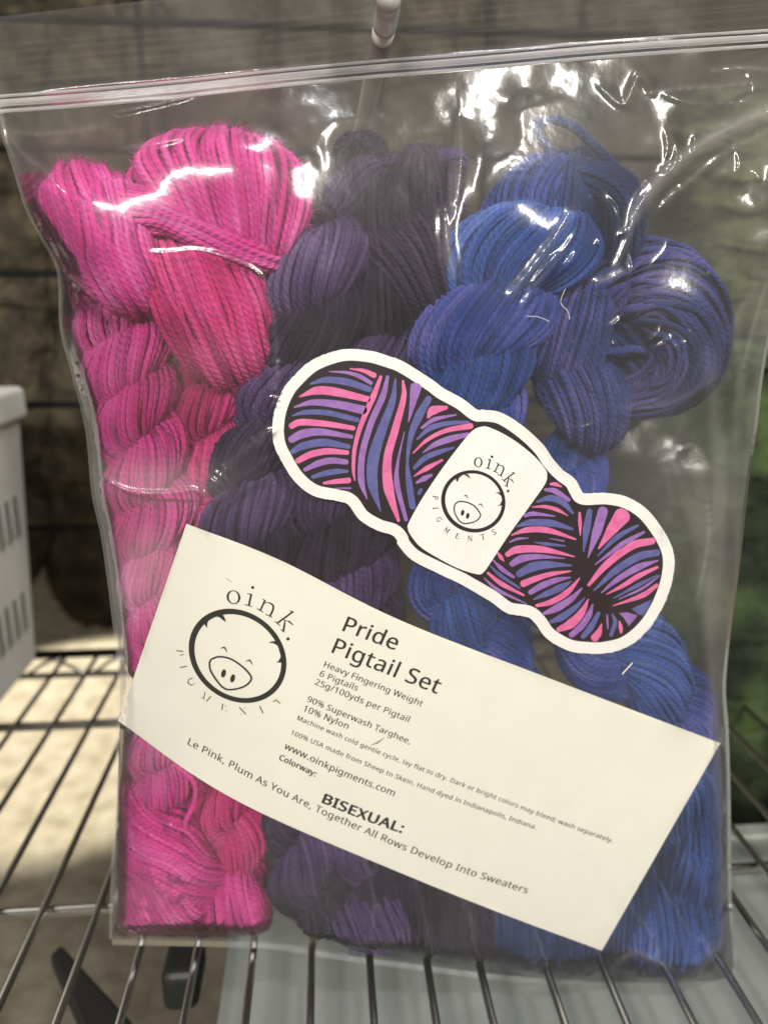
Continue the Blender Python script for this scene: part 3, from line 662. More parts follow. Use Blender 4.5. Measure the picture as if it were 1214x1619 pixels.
GL = {  # small serif capitals as strokes in a unit box (x right, y up)
 'P': [([(.2, 0), (.2, 1)], .16), ([(.2, 1), (.7, .95), (.75, .7), (.6, .5), (.2, .48)], .09), ([(.02, 0), (.4, 0)], .07), ([(.02, 1), (.3, 1)], .07)],
 'I': [([(.4, 0), (.4, 1)], .16), ([(.2, 0), (.6, 0)], .07), ([(.2, 1), (.6, 1)], .07)],
 'G': [([(.85, .8), (.5, 1.0), (.15, .75), (.1, .4), (.35, .02), (.7, .05), (.82, .2), (.82, .45)], .12), ([(.6, .45), (.95, .45)], .07)],
 'M': [([(.1, 0), (.15, 1)], .07), ([(.15, 1), (.5, .1)], .15), ([(.5, .1), (.85, 1)], .07), ([(.85, 1), (.9, 0)], .16), ([(0, 0), (.22, 0)], .06), ([(.75, 0), (1.05, 0)], .06)],
 'E': [([(.2, 0), (.2, 1)], .16), ([(.2, 1), (.8, 1)], .08), ([(.2, .52), (.65, .52)], .08), ([(.2, 0), (.85, 0)], .08), ([(.8, 1), (.8, .8)], .06), ([(.85, 0), (.87, .22)], .06)],
 'N': [([(.12, 0), (.12, 1)], .07), ([(.12, 1), (.85, 0)], .16), ([(.85, 0), (.85, 1)], .07), ([(0, 1), (.2, 1)], .06), ([(.7, 1), (1, 1)], .06), ([(0, 0), (.25, 0)], .06)],
 'T': [([(.5, 0), (.5, 1)], .16), ([(.05, 1), (.95, 1)], .08), ([(.05, 1), (.05, .8)], .06), ([(.95, 1), (.95, .8)], .06), ([(.3, 0), (.7, 0)], .06)],
 'S': [([(.75, .8), (.6, .98), (.3, .95), (.18, .75), (.4, .55), (.7, .38), (.75, .15), (.5, 0), (.2, .05), (.12, .25)], .13)],
}
def glyph(ink, ch, c, size, ang, wmul=1.0):
    ca, sa = math.cos(ang), math.sin(ang)
    for pts, w in GL[ch]:
        Q = []
        for x, y in pts:
            X, Y = (x - .5) * .9 * size, -(y - .5) * size
            Q.append((c[0] + ca * X - sa * Y, c[1] + sa * X + ca * Y))
        ink.stroke(Q, w * size * wmul, n=max(4, 5 * len(Q)), cap=False)

# pig emblem on the card
z = Z((250, 900), 4.856); L = lambda w: np.asarray(w, float) / 4.856
ink = Ink(card_d, .00016)
def head(ink, z, L, c, A, B, inner, shift=(0, 0)):
    t = np.linspace(0, 2 * np.pi, 96, endpoint=False); c, A, B = map(np.array, (c, A, B))
    O = c + np.cos(t)[:, None] * A + np.sin(t)[:, None] * B
    ink.annulus(np.array(z(O)), np.array(z(c + np.array(shift) + (O - c) * inner)))
head(ink, z, L, (611, 665), (375, 62), (0, 357), .888, (2, 2))
ink.build('logo_ring', M['ink'], card)
ink = Ink(card_d, .00024)
ink.poly(z([(415, 345), (425, 360), (395, 385), (378, 415), (378, 452), (362, 430), (352, 418), (330, 420), (360, 375)]))
ink.poly(z([(430, 352), (500, 352), (512, 375), (523, 406), (500, 392), (470, 368), (428, 362)]))
ink.poly(z([(847, 566), (872, 553), (908, 552), (945, 600), (960, 690), (947, 640), (915, 585), (880, 566)]))
ink.poly(z([(905, 716), (925, 705), (942, 672), (950, 640), (958, 700), (940, 718)]))
ink.stroke(z([(483, 607), (510, 602), (530, 636)]), L([5, 13, 4]))
ink.stroke(z([(674, 707), (703, 700), (726, 732)]), L([5, 13, 4]))
sn = catmull(np.array([(410, 690), (470, 672), (560, 690), (650, 750), (712, 820), (705, 865), (650, 905), (560, 925), (505, 912), (455, 860), (405, 780), (396, 720), (410, 690)]), 70)
ink.stroke(z(sn), L(14), n=110, cap=False)
ink.ellipse(z([(503, 800)])[0], L((17, 5)), L((-8, 31)), n=24); ink.ellipse(z([(573, 838)])[0], L((17, 5)), L((-8, 31)), n=24)
ink.build('logo_face', M['ink'], card)
def oink_word(ink, z, L, D):
    for kind, a in D:
        if kind == 'o':
            c, A, B, Ai, Bi = a; t = np.linspace(0, 2 * np.pi, 40, endpoint=False)
            f = lambda A, B: np.array(c) + np.cos(t)[:, None] * np.array(A) + np.sin(t)[:, None] * np.array(B)
            ink.annulus(np.array(z(f(A, B))), np.array(z(f(Ai, Bi))))
        elif kind == 'dot': ink.ellipse(z([a[0]])[0], L((a[1], 0)), L((0, a[1])), n=18)
        else: ink.stroke(z(a[0]), L(a[1]), cap=False)
ink = Ink(card_d, .00016)
oink_word(ink, z, L, [('o', ((580, 215), (53, 6), (-2, 53), (36, 8), (-4, 46))), ('dot', ((727, 140), 12)), ('s', ([(716, 190), (697, 280)], 15)), ('s', ([(686, 188), (718, 192)], 7)), ('s', ([(668, 271), (722, 287)], 7)),
  ('s', ([(822, 238), (784, 318)], 14)), ('s', ([(804, 230), (828, 242)], 7)), ('s', ([(760, 303), (808, 330)], 7)), ('s', ([(812, 262), (850, 257), (882, 278), (882, 310), (858, 362)], [6, 8, 15, 15, 15])), ('s', ([(826, 345), (876, 370)], 7)),
  ('s', ([(1036, 326), (916, 414)], 14)), ('s', ([(1010, 318), (1044, 330)], 7)), ('s', ([(896, 400), (938, 434)], 7)), ('s', ([(962, 388), (1000, 402), (1030, 424)], [5, 6, 8])), ('s', ([(1005, 395), (1036, 428)], 7)), ('s', ([(975, 395), (968, 440), (962, 478)], [8, 16, 13])), ('s', ([(942, 462), (972, 484)], 7)), ('dot', ((998, 535), 13))])
ink.build('logo_lettering', M['ink'], card)
ink = Ink(card_d, .00016)
for pts, w in (([(140, 625), (195, 632)], 7), ([(168, 655), (180, 660), (198, 652)], 6), ([(168, 755), (222, 745)], 8), ([(268, 836), (236, 848), (234, 875), (262, 892)], 7), ([(262, 890), (285, 874)], 4),
               ([(362, 943), (350, 1000)], 7), ([(372, 1015), (406, 976)], 8), ([(332, 980), (346, 990)], 4), ([(497, 1032), (491, 1082)], 8), ([(512, 1052), (525, 1048)], 4), ([(516, 1086), (528, 1088)], 4),
               ([(625, 1060), (674, 1114)], 8), ([(662, 1068), (672, 1064)], 5), ([(630, 1112), (640, 1118)], 4), ([(780, 1050), (806, 1106)], 8), ([(884, 1018), (905, 1006), (925, 1020), (940, 1030)], 7), ([(905, 992), (915, 998)], 3)):
    ink.stroke(z(pts), L(w), cap=False)
ink.build('logo_lettering', M['ink'], card)
ink = Ink(card_d, .0003); ink.stroke([(587, 1178), (597, 1174), (608, 1166)], [1, 3.2, .8]); ink.build('stuck_fibre', mat('straw_fibre', (.36, .30, .20, 1), .9), card)
ink = Ink(card_d, .0002); ink.stroke([(357, 914), (362, 917), (367, 921)], [1, 3, 1]);  ink.build('smudge', mat('smudge_grey', (.55, .52, .42, 1), .9), card)
adopt(card)

# ---- sticker
stk = thing('skein_sticker', 'die cut sticker of a pink violet and blue twisted skein with white pig label', 'sticker')
g = rng.standard_normal(len(OUT)) * .25; OUTn = OUT + g[:, None]
Ff = un(OUTn[:, 0], OUTn[:, 1], stick_d(OUTn[:, 0], 0)); Fb = un(OUTn[:, 0], OUTn[:, 1], stick_d(OUTn[:, 0], 0) + .0005); n = len(OUTn)
tess = [list(t) for t in tessellate_polygon([[Vector((a, b, 0)) for a, b in OUTn]])]
nmesh('sticker_sheet', np.vstack([Ff, Fb]), faces=tess + [[i + n for i in t[::-1]] for t in tess] + [[i, (i + 1) % n, (i + 1) % n + n, i + n] for i in range(n)], mat=M['sticker'], parent=stk, smooth=False)
CONTENT.append(un(OUT[:, 0], OUT[:, 1], stick_d(OUT[:, 0], 0)))
# filled samples so the film lies over the whole sticker
gx, gy = np.meshgrid(np.arange(430, 1070, 4.), np.arange(550, 1036, 4.)); gx = gx.ravel(); gy = gy.ravel()
im = inside(OUT, gx, gy); CONTENT.append(un(gx[im], gy[im], stick_d(gx[im], 0)))
T_ = np.roll(OUT, -3, 0) - np.roll(OUT, 3, 0); T_ /= np.linalg.norm(T_, axis=1, keepdims=True)
INN = OUT + np.stack([-T_[:, 1], T_[:, 0]], -1) * 18.3
# drop inset points that fold over in the concave notches
dd = np.sqrt(((INN[:, None] - OUT[None]) ** 2).sum(-1)).min(1); INN = INN[dd > 17.95]
ink = Ink(stick_d, .00012); ink.poly(INN); ink.build('black_print', M['sblack'], stk)
tag = z2([(600, 152), (650, 150), (760, 198), (870, 268), (980, 360), (1050, 445), (1060, 490), (1045, 545), (960, 668), (800, 890), (665, 1095), (625, 1148), (585, 1162), (460, 1125), (330, 1060), (200, 980), (130, 900), (107, 850), (115, 805), (200, 650), (340, 440), (500, 230), (560, 170), (600, 152)])
ink = Ink(stick_d, .00036); ink.poly(catmull(np.array(tag), 140)[:-1]); ink.build('white_label_print', M['sticker'], stk)
ST = {'P': [], 'V': [], 'B': []}
def s1(c, pts, w): ST[c].append((z1(pts), np.array(w) / 3.372))
def s3(c, pts, w): ST[c].append((z3(pts), np.array(w) / 3.571))
for c, pts, w in [('P', [(450, 145), (520, 155), (578, 180)], [6, 20, 30]), ('V', [(340, 160), (430, 165), (500, 185), (562, 222)], [6, 16, 24, 20]), ('B', [(238, 226), (320, 205), (430, 215), (555, 255)], [8, 34, 38, 30]),
  ('P', [(182, 293), (270, 262), (370, 268), (545, 308)], [8, 44, 46, 32]), ('V', [(153, 350), (250, 325), (380, 335), (520, 365)], [8, 32, 42, 46]), ('B', [(142, 395), (210, 378), (330, 380), (488, 418)], [6, 26, 30, 26]),
  ('P', [(138, 450), (190, 430), (330, 440), (468, 462)], [32, 36, 32, 24]), ('V', [(138, 522), (200, 492), (300, 482), (458, 508)], [38, 46, 38, 20]), ('B', [(142, 588), (200, 557), (310, 538), (443, 560)], [26, 40, 42, 24]),
  ('P', [(172, 636), (240, 602), (330, 585), (435, 592)], [30, 36, 34, 24]), ('V', [(210, 683), (280, 650), (350, 635), (430, 642)], [22, 34, 34, 28]), ('B', [(252, 722), (320, 702), (380, 692), (435, 692)], [20, 32, 30, 16]),
  ('P', [(310, 755), (370, 747), (443, 740)], [14, 26, 30]), ('V', [(370, 782), (420, 782), (452, 782)], [4, 9, 11]),
  ('P', [(614, 187), (575, 290), (510, 440), (475, 570), (468, 680), (475, 740)], [16, 32, 26, 22, 18, 6]), ('V', [(650, 187), (625, 290), (560, 440), (515, 600), (510, 740), (540, 840)], [16, 34, 34, 34, 36, 6]),
  ('B', [(692, 200), (675, 320), (620, 470), (575, 620), (570, 760), (612, 905)], [10, 36, 50, 62, 56, 6]), ('P', [(732, 210), (735, 300), (690, 470), (650, 620), (655, 780), (708, 955)], [12, 30, 40, 44, 56, 16]),
  ('V', [(800, 245), (785, 320), (770, 390), (760, 430)], [60, 36, 16, 4]), ('V', [(740, 480), (705, 640), (700, 760), (748, 950)], [4, 14, 30, 20]), ('B', [(868, 305), (815, 400), (775, 500), (755, 640), (765, 760), (783, 880)], [34, 46, 30, 14, 36, 34]),
  ('P', [(864, 405), (892, 368), (962, 352)], [12, 50, 20]), ('V', [(832, 460), (900, 415), (1015, 390)], [14, 24, 8]), ('B', [(807, 520), (880, 460), (980, 435), (1078, 430)], [10, 30, 24, 16]),
  ('P', [(785, 595), (860, 525), (960, 475), (1092, 450)], [6, 20, 24, 32]), ('V', [(838, 592), (900, 550), (980, 520), (1076, 495)], [6, 28, 36, 22]), ('B', [(792, 673), (850, 620), (920, 590), (1003, 565)], [20, 30, 28, 10]),
  ('P', [(790, 718), (860, 675), (940, 632)], [6, 28, 12]), ('V', [(804, 753), (845, 730), (883, 712)], [12, 30, 14]), ('B', [(818, 808), (828, 790)], [22, 18])]: s1(c, pts, w)
for c, pts, w in [('P', [(465, 90), (495, 92), (525, 105)], [14, 24, 8]), ('V', [(434, 122), (490, 130), (568, 180)], [16, 32, 20]), ('B', [(388, 190), (460, 170), (530, 190), (590, 255)], [14, 36, 40, 14]),
  ('P', [(360, 220), (430, 218), (500, 235), (560, 268)], [6, 20, 22, 6]), ('V', [(320, 268), (370, 258), (490, 272)], [20, 26, 6]), ('B', [(275, 330), (350, 308), (470, 312), (588, 345)], [10, 38, 40, 14]),
  ('P', [(245, 378), (330, 350), (450, 352), (605, 402)], [8, 32, 34, 10]), ('V', [(232, 418), (280, 400), (340, 395)], [6, 16, 4]), ('V', [(460, 398), (540, 412)], [4, 8]), ('B', [(370, 418), (440, 428), (545, 440)], [4, 20, 10]),
  ('P', [(220, 488), (280, 460), (420, 460), (600, 500)], [28, 44, 38, 6]), ('V', [(246, 542), (300, 512), (400, 500), (545, 510)], [32, 44, 28, 4]), ('B', [(285, 598), (360, 560), (450, 545), (582, 550)], [38, 54, 44, 8]),
  ('P', [(310, 653), (380, 625), (470, 598), (578, 582)], [38, 34, 26, 8]), ('V', [(350, 702), (420, 662), (500, 632), (575, 618)], [28, 38, 30, 8]), ('B', [(368, 742), (440, 710), (520, 675), (580, 640)], [8, 34, 42, 8]),
  ('P', [(386, 777), (470, 755), (560, 700), (628, 622)], [18, 32, 34, 8]), ('V', [(422, 824), (500, 790), (580, 740), (640, 680)], [16, 44, 34, 10]), ('B', [(464, 869), (530, 840), (600, 790), (655, 735)], [20, 42, 30, 8]),
  ('P', [(510, 912), (580, 878), (640, 815), (678, 740)], [28, 54, 40, 6]), ('V', [(582, 943), (640, 890), (680, 830), (702, 770)], [32, 38, 34, 8]), ('B', [(647, 953), (690, 900), (735, 820)], [28, 38, 22]),
  ('P', [(712, 960), (735, 930), (752, 880)], [44, 38, 6]), ('V', [(783, 830), (785, 870), (788, 908)], [10, 12, 6]), ('B', [(812, 825), (828, 870), (805, 943)], [10, 26, 22]), ('P', [(852, 865), (860, 900), (862, 928)], [8, 24, 14]),
  ('P', [(167, 480), (185, 505), (200, 525)], [12, 24, 8]), ('V', [(140, 520), (190, 570), (256, 616)], [8, 26, 16]), ('B', [(122, 550), (180, 605), (290, 678)], [6, 22, 12]), ('P', [(110, 592), (190, 655), (313, 718)], [14, 28, 12]), ('V', [(90, 622), (170, 690), (328, 766)], [8, 22, 6]),
  ('P', [(628, 252), (630, 310), (632, 380)], [12, 22, 6]), ('B', [(685, 242), (668, 340), (650, 470)], [30, 44, 8]), ('V', [(760, 242), (725, 360), (675, 505)], [56, 54, 6]), ('P', [(868, 270), (808, 350), (735, 455)], [92, 60, 8]),
  ('B', [(955, 325), (840, 390), (730, 495)], [16, 30, 8]), ('V', [(990, 362), (870, 430), (715, 545)], [16, 32, 6]), ('P', [(1038, 412), (920, 440), (780, 545), (680, 660)], [38, 46, 40, 18]), ('B', [(1065, 478), (960, 500), (830, 580), (710, 690)], [38, 44, 40, 10]),
  ('V', [(1070, 522), (960, 560), (840, 630), (750, 705)], [8, 40, 30, 6]), ('P', [(1066, 560), (960, 610), (870, 665), (780, 712)], [16, 30, 24, 6]), ('B', [(1068, 605), (960, 660), (820, 735)], [8, 24, 6]), ('V', [(1080, 608), (980, 680), (850, 740)], [6, 16, 5]),
  ('P', [(1063, 662), (980, 720), (815, 778)], [22, 30, 5])]: s3(c, pts, w)
for c in 'PVB':
    for pts, w in ST[c]:
        ink = Ink(stick_d, .00026); ink.stroke(pts, w); ink.build('strand_print', M[c], stk)
for c, pts in (('B', [(920, 795), (1035, 740), (1020, 790), (985, 832), (962, 828)]), ('V', [(850, 818), (900, 815), (955, 832), (930, 865), (905, 892), (880, 850)])):
    ink = Ink(stick_d, .00026); ink.poly(z3(pts)); ink.build('strand_print', M[c], stk)
L = lambda w: np.asarray(w, float) / 4.336
ink = Ink(stick_d, .00048); head(ink, z2, L, (555, 662), (220, 8), (2, 214), .885, (2, -2)); ink.build('logo_ring', M['sblack'], stk)
ink = Ink(stick_d, .00056)
ink.poly(z2([(470, 478), (482, 482), (458, 500), (447, 530), (436, 515), (440, 495)])); ink.poly(z2([(485, 474), (520, 478), (538, 506), (520, 495), (500, 482)]))
ink.poly(z2([(704, 604), (730, 598), (745, 605), (762, 650), (748, 628), (730, 608)])); ink.poly(z2([(722, 692), (738, 684), (752, 655), (756, 690)]))
ink.stroke(z2([(490, 627), (505, 620), (519, 642)]), L([3, 8, 3])); ink.stroke(z2([(590, 687), (607, 680), (623, 702)]), L([3, 8, 3]))
sn = catmull(np.array([(430, 680), (460, 663), (510, 668), (560, 692), (597, 735), (603, 765), (570, 798), (510, 814), (470, 805), (440, 765), (424, 720), (430, 680)]), 70)
ink.stroke(z2(sn), L(8.5), n=100, cap=False)
ink.ellipse(z2([(482, 740)])[0], L((11, 3)), L((-5, 20)), n=20); ink.ellipse(z2([(517, 761)])[0], L((11, 3)), L((-5, 20)), n=20)
ink.build('logo_face', M['sblack'], stk)
ink = Ink(stick_d, .00048)
oink_word(ink, z2, L, [('o', ((589, 394), (29, 4), (-3, 34), (18, 5), (-4, 29))), ('dot', ((683, 356), 9)), ('s', ([(672, 374), (655, 438)], 10)), ('s', ([(654, 374), (674, 374)], 5)), ('s', ([(638, 432), (676, 442)], 5)),
  ('s', ([(728, 404), (703, 460)], 9)), ('s', ([(714, 398), (734, 408)], 5)), ('s', ([(688, 452), (724, 468)], 5)), ('s', ([(722, 420), (746, 416), (762, 430), (760, 450), (742, 486)], [4, 6, 10, 10, 10])), ('s', ([(722, 476), (756, 492)], 5)),
  ('s', ([(836, 466), (764, 520)], 9)), ('s', ([(820, 462), (842, 470)], 5)), ('s', ([(752, 508), (778, 532)], 5)), ('s', ([(793, 502), (812, 512), (828, 528)], [4, 5, 6])), ('s', ([(816, 510), (830, 534)], 5)), ('s', ([(798, 502), (790, 530), (783, 560)], [6, 10, 9])), ('s', ([(770, 550), (792, 562)], 5)), ('dot', ((793, 591), 9))])
for ch, c, a in (('P', (295, 640), 100), ('I', (296, 712), 82), ('G', (322, 786), 62), ('M', (375, 858), 38), ('E', (450, 900), 18), ('N', (533, 916), 0), ('T', (621, 906), -14), ('S', (697, 872), -32)):
    cc = z2([c])[0]; glyph(ink, ch, cc, 8.2, math.radians(a), 1.0)
ink.build('logo_lettering', M['sblack'], stk)
adopt(stk)

# ------------------------------------------------------------------ hook
hk = thing('peg_hook', 'white coated peg hook through the hole at the top of the bag', 'hook')
hp = [un(607, -110, .282), un(610, -50, .281), un(613, -8, .283), un(613, 10, .292)]
ztip = hp[-1]
pts = [tuple(a) for a in hp] + [(float(ztip[0]), .305, float(ztip[2]) - .002), (float(ztip[0]), .40, float(ztip[2]) - .002), (float(ztip[0]), YG - .004, float(ztip[2]) - .002)]
tube('hook_rod', pts[:4] + [pts[4]], .0043, M['hook'], hk, 20)
tube('hook_arm', pts[4:], .0042, M['hook'], hk, 16)
adopt(hk)

# ------------------------------------------------------------------ the plastic bag
# raster of contents onto the bag grid (front-most and rear-most distance)
C = np.vstack(CONTENT); cx, cy = proj(C)
ti = np.interp(-cy, -GY.mean(1)[::1], np.arange(NT))
# row depends on column through the tilt of the edges: solve per point by two iterations
si = np.full(len(cx), NS / 2.)
ti = np.full(len(cx), NT / 2.)
for _ in range(12):
    a = np.clip(ti, 0, NT - 1.001); i0 = a.astype(int); f = a - i0
    lx = Le[i0, 0] * (1 - f) + Le[np.minimum(i0 + 1, NT - 1), 0] * f; rx = Re[i0, 0] * (1 - f) + Re[np.minimum(i0 + 1, NT - 1), 0] * f
    sn_ = np.clip((cx - lx) / (rx - lx), 0, 1); si = sn_ * (NS - 1)
    ly = Le[:, 1]; ry = Re[:, 1]
    # target row where (1-s)*Ly + s*Ry = cy
    tl = np.interp(-cy, -ly, np.arange(NT)); tr_ = np.interp(-cy, -ry, np.arange(NT)); ti = tl * (1 - sn_) + tr_ * sn_
ok = (ti > 1) & (ti < NT - 2)
ci_, cj_ = np.round(ti[ok]).astype(int), np.round(si[ok]).astype(int)
near = np.full((NT, NS), 9.); np.minimum.at(near, (ci_, cj_), C[ok, 1])
far = np.full((NT, NS), -9.); np.maximum.at(far, (ci_, cj_), C[ok, 1])
def dil(A, f, k=1):
    B = A.copy()
    for dy in range(-k, k + 1):
        for dx in range(-k, k + 1): B = f(B, np.roll(np.roll(A, dy, 0), dx, 1))
    return B
near1 = dil(near, np.minimum, 2) - .0004; near = dil(near, np.minimum, 6) - .0007; far = dil(far, np.maximum, 3) + .0012
def membrane(obst, sign, it=1400):
    """film pulled tight over the contents: obstacle problem relaxed from coarse to fine"""
    h = np.full((NT, NS), DS)
    for lev, its in ((10, 500), (5, 400), (2, 300), (1, 50)):
        ys = np.arange(0, NT, lev); xs_ = np.arange(0, NS, lev)
        ob = np.full((len(ys), len(xs_)), 9. if sign > 0 else -9.)
        yi = np.minimum(np.arange(NT) // lev, len(ys) - 1); xi = np.minimum(np.arange(NS) // lev, len(xs_) - 1)
        (np.minimum if sign > 0 else np.maximum).at(ob, (yi[:, None] * np.ones_like(xi)[None], xi[None] * np.ones_like(yi)[:, None]), obst)
        g = h[ys][:, xs_].copy()
        for _ in range(its):
            m = .25 * (g[:-2, 1:-1] + g[2:, 1:-1] + g[1:-1, :-2] + g[1:-1, 2:])
            g[1:-1, 1:-1] = np.minimum(m, ob[1:-1, 1:-1]) if sign > 0 else np.maximum(m, ob[1:-1, 1:-1])
        fy = np.interp(np.arange(NT), ys, np.arange(len(ys))); fx = np.interp(np.arange(NS), xs_, np.arange(len(xs_)))
        a0 = np.minimum(fy.astype(int), len(ys) - 2); b0 = np.minimum(fx.astype(int), len(xs_) - 2); fa = (fy - a0)[:, None]; fb = (fx - b0)[None]
        h = g[a0][:, b0] * (1 - fa) * (1 - fb) + g[a0 + 1][:, b0] * fa * (1 - fb) + g[a0][:, b0 + 1] * (1 - fa) * fb + g[a0 + 1][:, b0 + 1] * fa * fb
        h[0] = h[-1] = DS; h[:, 0] = h[:, -1] = DS
    return h
def vnoise(ny, nx, amp):
    g = rng.standard_normal((ny + 2, nx + 2)); fy = np.linspace(0, ny, NT); fx = np.linspace(0, nx, NS)
    a = fy.astype(int); b = fx.astype(int); fa = (fy - a)[:, None]; fb = (fx - b)[None]; fa = fa * fa * (3 - 2 * fa); fb = fb * fb * (3 - 2 * fb)
    return amp * (g[a][:, b] * (1 - fa) * (1 - fb) + g[a + 1][:, b] * fa * (1 - fb) + g[a][:, b + 1] * (1 - fa) * fb + g[a + 1][:, b + 1] * fa * fb)
zipy = np.interp(GX, [-40, 0, 300, 607, 900, 1214, 1290], [170, 163, 138, 106, 82, 58, 52])
Dn = membrane(near, 1)
for _ in range(40): Dn[1:-1, 1:-1] = .2 * (Dn[1:-1, 1:-1] + Dn[2:, 1:-1] + Dn[:-2, 1:-1] + Dn[1:-1, 2:] + Dn[1:-1, :-2])
Dn_clear = Dn.copy()
Df = membrane(far, -1)
haze_glint = np.zeros((NT, NS))
def distseg(pts):
    P = catmull(np.array(pts, float), max(12, len(pts) * 8)); best = np.full(GX.shape, 1e9); side = np.zeros(GX.shape); par = np.zeros(GX.shape)
    x0, x1, y0, y1 = P[:, 0].min() - 70, P[:, 0].max() + 70, P[:, 1].min() - 70, P[:, 1].max() + 70
    msk = (GX > x0) & (GX < x1) & (GY > y0) & (GY < y1); X = GX[msk]; Y = GY[msk]; bb = np.full(len(X), 1e9); sd = np.zeros(len(X)); pr = np.zeros(len(X))
    for i in range(len(P) - 1):
        a, b = P[i], P[i + 1]; d = b - a; L2 = d @ d + 1e-9; t = np.clip(((X - a[0]) * d[0] + (Y - a[1]) * d[1]) / L2, 0, 1)
        ex = X - a[0] - t * d[0]; ey = Y - a[1] - t * d[1]; r = np.hypot(ex, ey); u = r < bb
        bb[u] = r[u]; sd[u] = np.sign(d[0] * ey - d[1] * ex)[u]; pr[u] = (i + t[u]) / (len(P) - 1)
    best[msk] = bb; side[msk] = sd; par[msk] = pr; return best, side, par
def crease(pts, amp, w, asym=.5, crest_whitening=0.):
    global Dn, haze_glint
    d, sd, pr = distseg(pts)
    ww = w * np.where(sd > 0, 1.0, 1 + 2 * asym); env = np.sin(np.pi * np.clip(pr, .03, .97)) ** .5
    Dn = Dn - amp * np.exp(-(d / ww)) * env
    if crest_whitening: haze_glint = haze_glint + crest_whitening * np.exp(-(d / (w * 1.3)) ** 2) * env  # whiter crest: partly film haze, partly a painted highlight
LAMPS = []
bpy.context.view_layer.update()
for o in COL.objects:
    if o.type == 'LIGHT' and o.data.type == 'AREA':
        for k in np.linspace(-.42, .42, 5):
            LAMPS.append(np.array(o.matrix_world @ (Vector((k * o.data.size, 0, 0)) if o.data.size > o.data.size_y else Vector((0, k * o.data.size_y, 0)))))
def fold(pts, _s, W, crest_whitening=0., wob=.03):
    """a pulled fold, its flank slopes shaped to glint the lamps into the camera"""
    global Dn, haze_glint
    B = Dn.copy()
    for _ in range(26): B[1:-1, 1:-1] = .2 * (B[1:-1, 1:-1] + B[2:, 1:-1] + B[:-2, 1:-1] + B[1:-1, 2:] + B[1:-1, :-2])
    P = catmull(np.array(pts, float), 24); T = np.gradient(P, axis=0); T /= np.linalg.norm(T, axis=1, keepdims=True)
    Tw = np.stack([T[:, 0], -T[:, 1]], -1); Nw = np.stack([-Tw[:, 1], Tw[:, 0]], -1)
    def samp(x, y):
        i = np.array([int(np.argmin(np.abs(GY[:, NS // 2] + (np.interp(a, [GX[0, 0], GX[0, -1]], [GY[0, 0] - GY[0, NS // 2], GY[0, -1] - GY[0, NS // 2]]) * 0) - b))) for a, b in zip(x, y)])
        j = np.array([int(np.argmin(np.abs(GX[k, :] - a))) for k, a in zip(i, x)])
        i = np.array([int(np.argmin(np.abs(GY[:, k] - b))) for k, b in zip(j, y)]); return B[i, j]
    e = 10; k_ = .000262 * 2 * e
    gb = np.stack([(samp(P[:, 0] + e, P[:, 1]) - samp(P[:, 0] - e, P[:, 1])) / k_, (samp(P[:, 0], P[:, 1] - e) - samp(P[:, 0], P[:, 1] + e)) / k_], -1)
    X3 = un(P[:, 0], P[:, 1], samp(P[:, 0], P[:, 1])); v = np.array([0, 0, CAMZ]) - X3; v /= np.linalg.norm(v, axis=1, keepdims=True)
    PQ = []
    for Lp in LAMPS:
        l = Lp - X3; l /= np.linalg.norm(l, axis=1, keepdims=True); n = v + l
        need = np.stack([n[:, 0] / -n[:, 1], n[:, 2] / -n[:, 1]], -1) - gb
        PQ.append(((need * Nw).sum(1), (need * Tw).sum(1)))
    pa = np.array([a for a, b in PQ]); qa = np.array([b for a, b in PQ])
    sgn = np.sign(np.median(pa)); cost = np.abs(qa) + .3 * np.abs(np.abs(pa) - .28) + .5 * (np.sign(pa) != sgn); kk = cost.argmin(0)
    best = (0, pa[kk, np.arange(24)], qa[kk, np.arange(24)])
    sl = np.clip(np.abs(np.convolve(np.pad(best[1], 2, 'edge'), np.ones(5) / 5, 'valid')), .10, .65)
    d, sd, pr = distseg(pts); S_ = np.interp(pr, np.linspace(0, 1, 24), sl)
    L_ = np.linalg.norm(np.diff(P, axis=0), axis=1).sum(); env = np.clip(np.sin(np.pi * np.clip(pr, .02, .98)) * 3, 0, 1)
    osc = 1 + wob * np.sin(pr * L_ / 5.5) + wob * np.sin(pr * L_ / 2.9 + 1)
    TP = np.clip(1.02 - np.sqrt((d / W) ** 2 + .0008), 0, 1)
    Dn = Dn - S_ * W * .000262 * TP * (.4 + .6 * TP) * env * osc
    qq = np.interp(pr, np.linspace(0, 1, 24), best[2]); qq = np.clip(qq - np.clip(qq, -.07, .07), -.3, .3); per = 19.; u_ = pr * L_ / per + .5 * np.sin(pr * L_ / 27.) + .3 * np.sin(pr * L_ / 11.3 + pts[0][0]) ; fr_ = u_ - np.floor(u_)
    saw = np.where(fr_ < .78, fr_ / .78, (1 - fr_) / .22) - .5          # crimps: the crest steps along its length, tilted to carry the lamp glint
    Dn = Dn + qq * per * .78 * .000262 * saw * np.exp(-(d / (W * 1.25)) ** 4) * env
    if crest_whitening: haze_glint = haze_glint + crest_whitening * np.exp(-(d / (W * .6)) ** 2) * env  # crest whitened: haze of the film plus a highlight painted along the fold
wr = (Dn_clear < near.clip(0, 5) - .0004) | (near > 5)
free = np.where(near > 5, 1., .12)
for _ in range(10): free = .2 * (free + np.roll(free, 1, 0) + np.roll(free, -1, 0) + np.roll(free, 1, 1) + np.roll(free, -1, 1))
cardmask = np.zeros((NT, NS), bool)
cp = np.vstack([topE, botE[::-1]]); cardmask |= inside([tuple(q) for q in cp[::6]], GX.ravel(), GY.ravel()).reshape(NT, NS)
cardmask |= inside([tuple(q) for q in OUT[::3]], GX.ravel(), GY.ravel()).reshape(NT, NS)
calm = np.where(cardmask, .0, 1.)
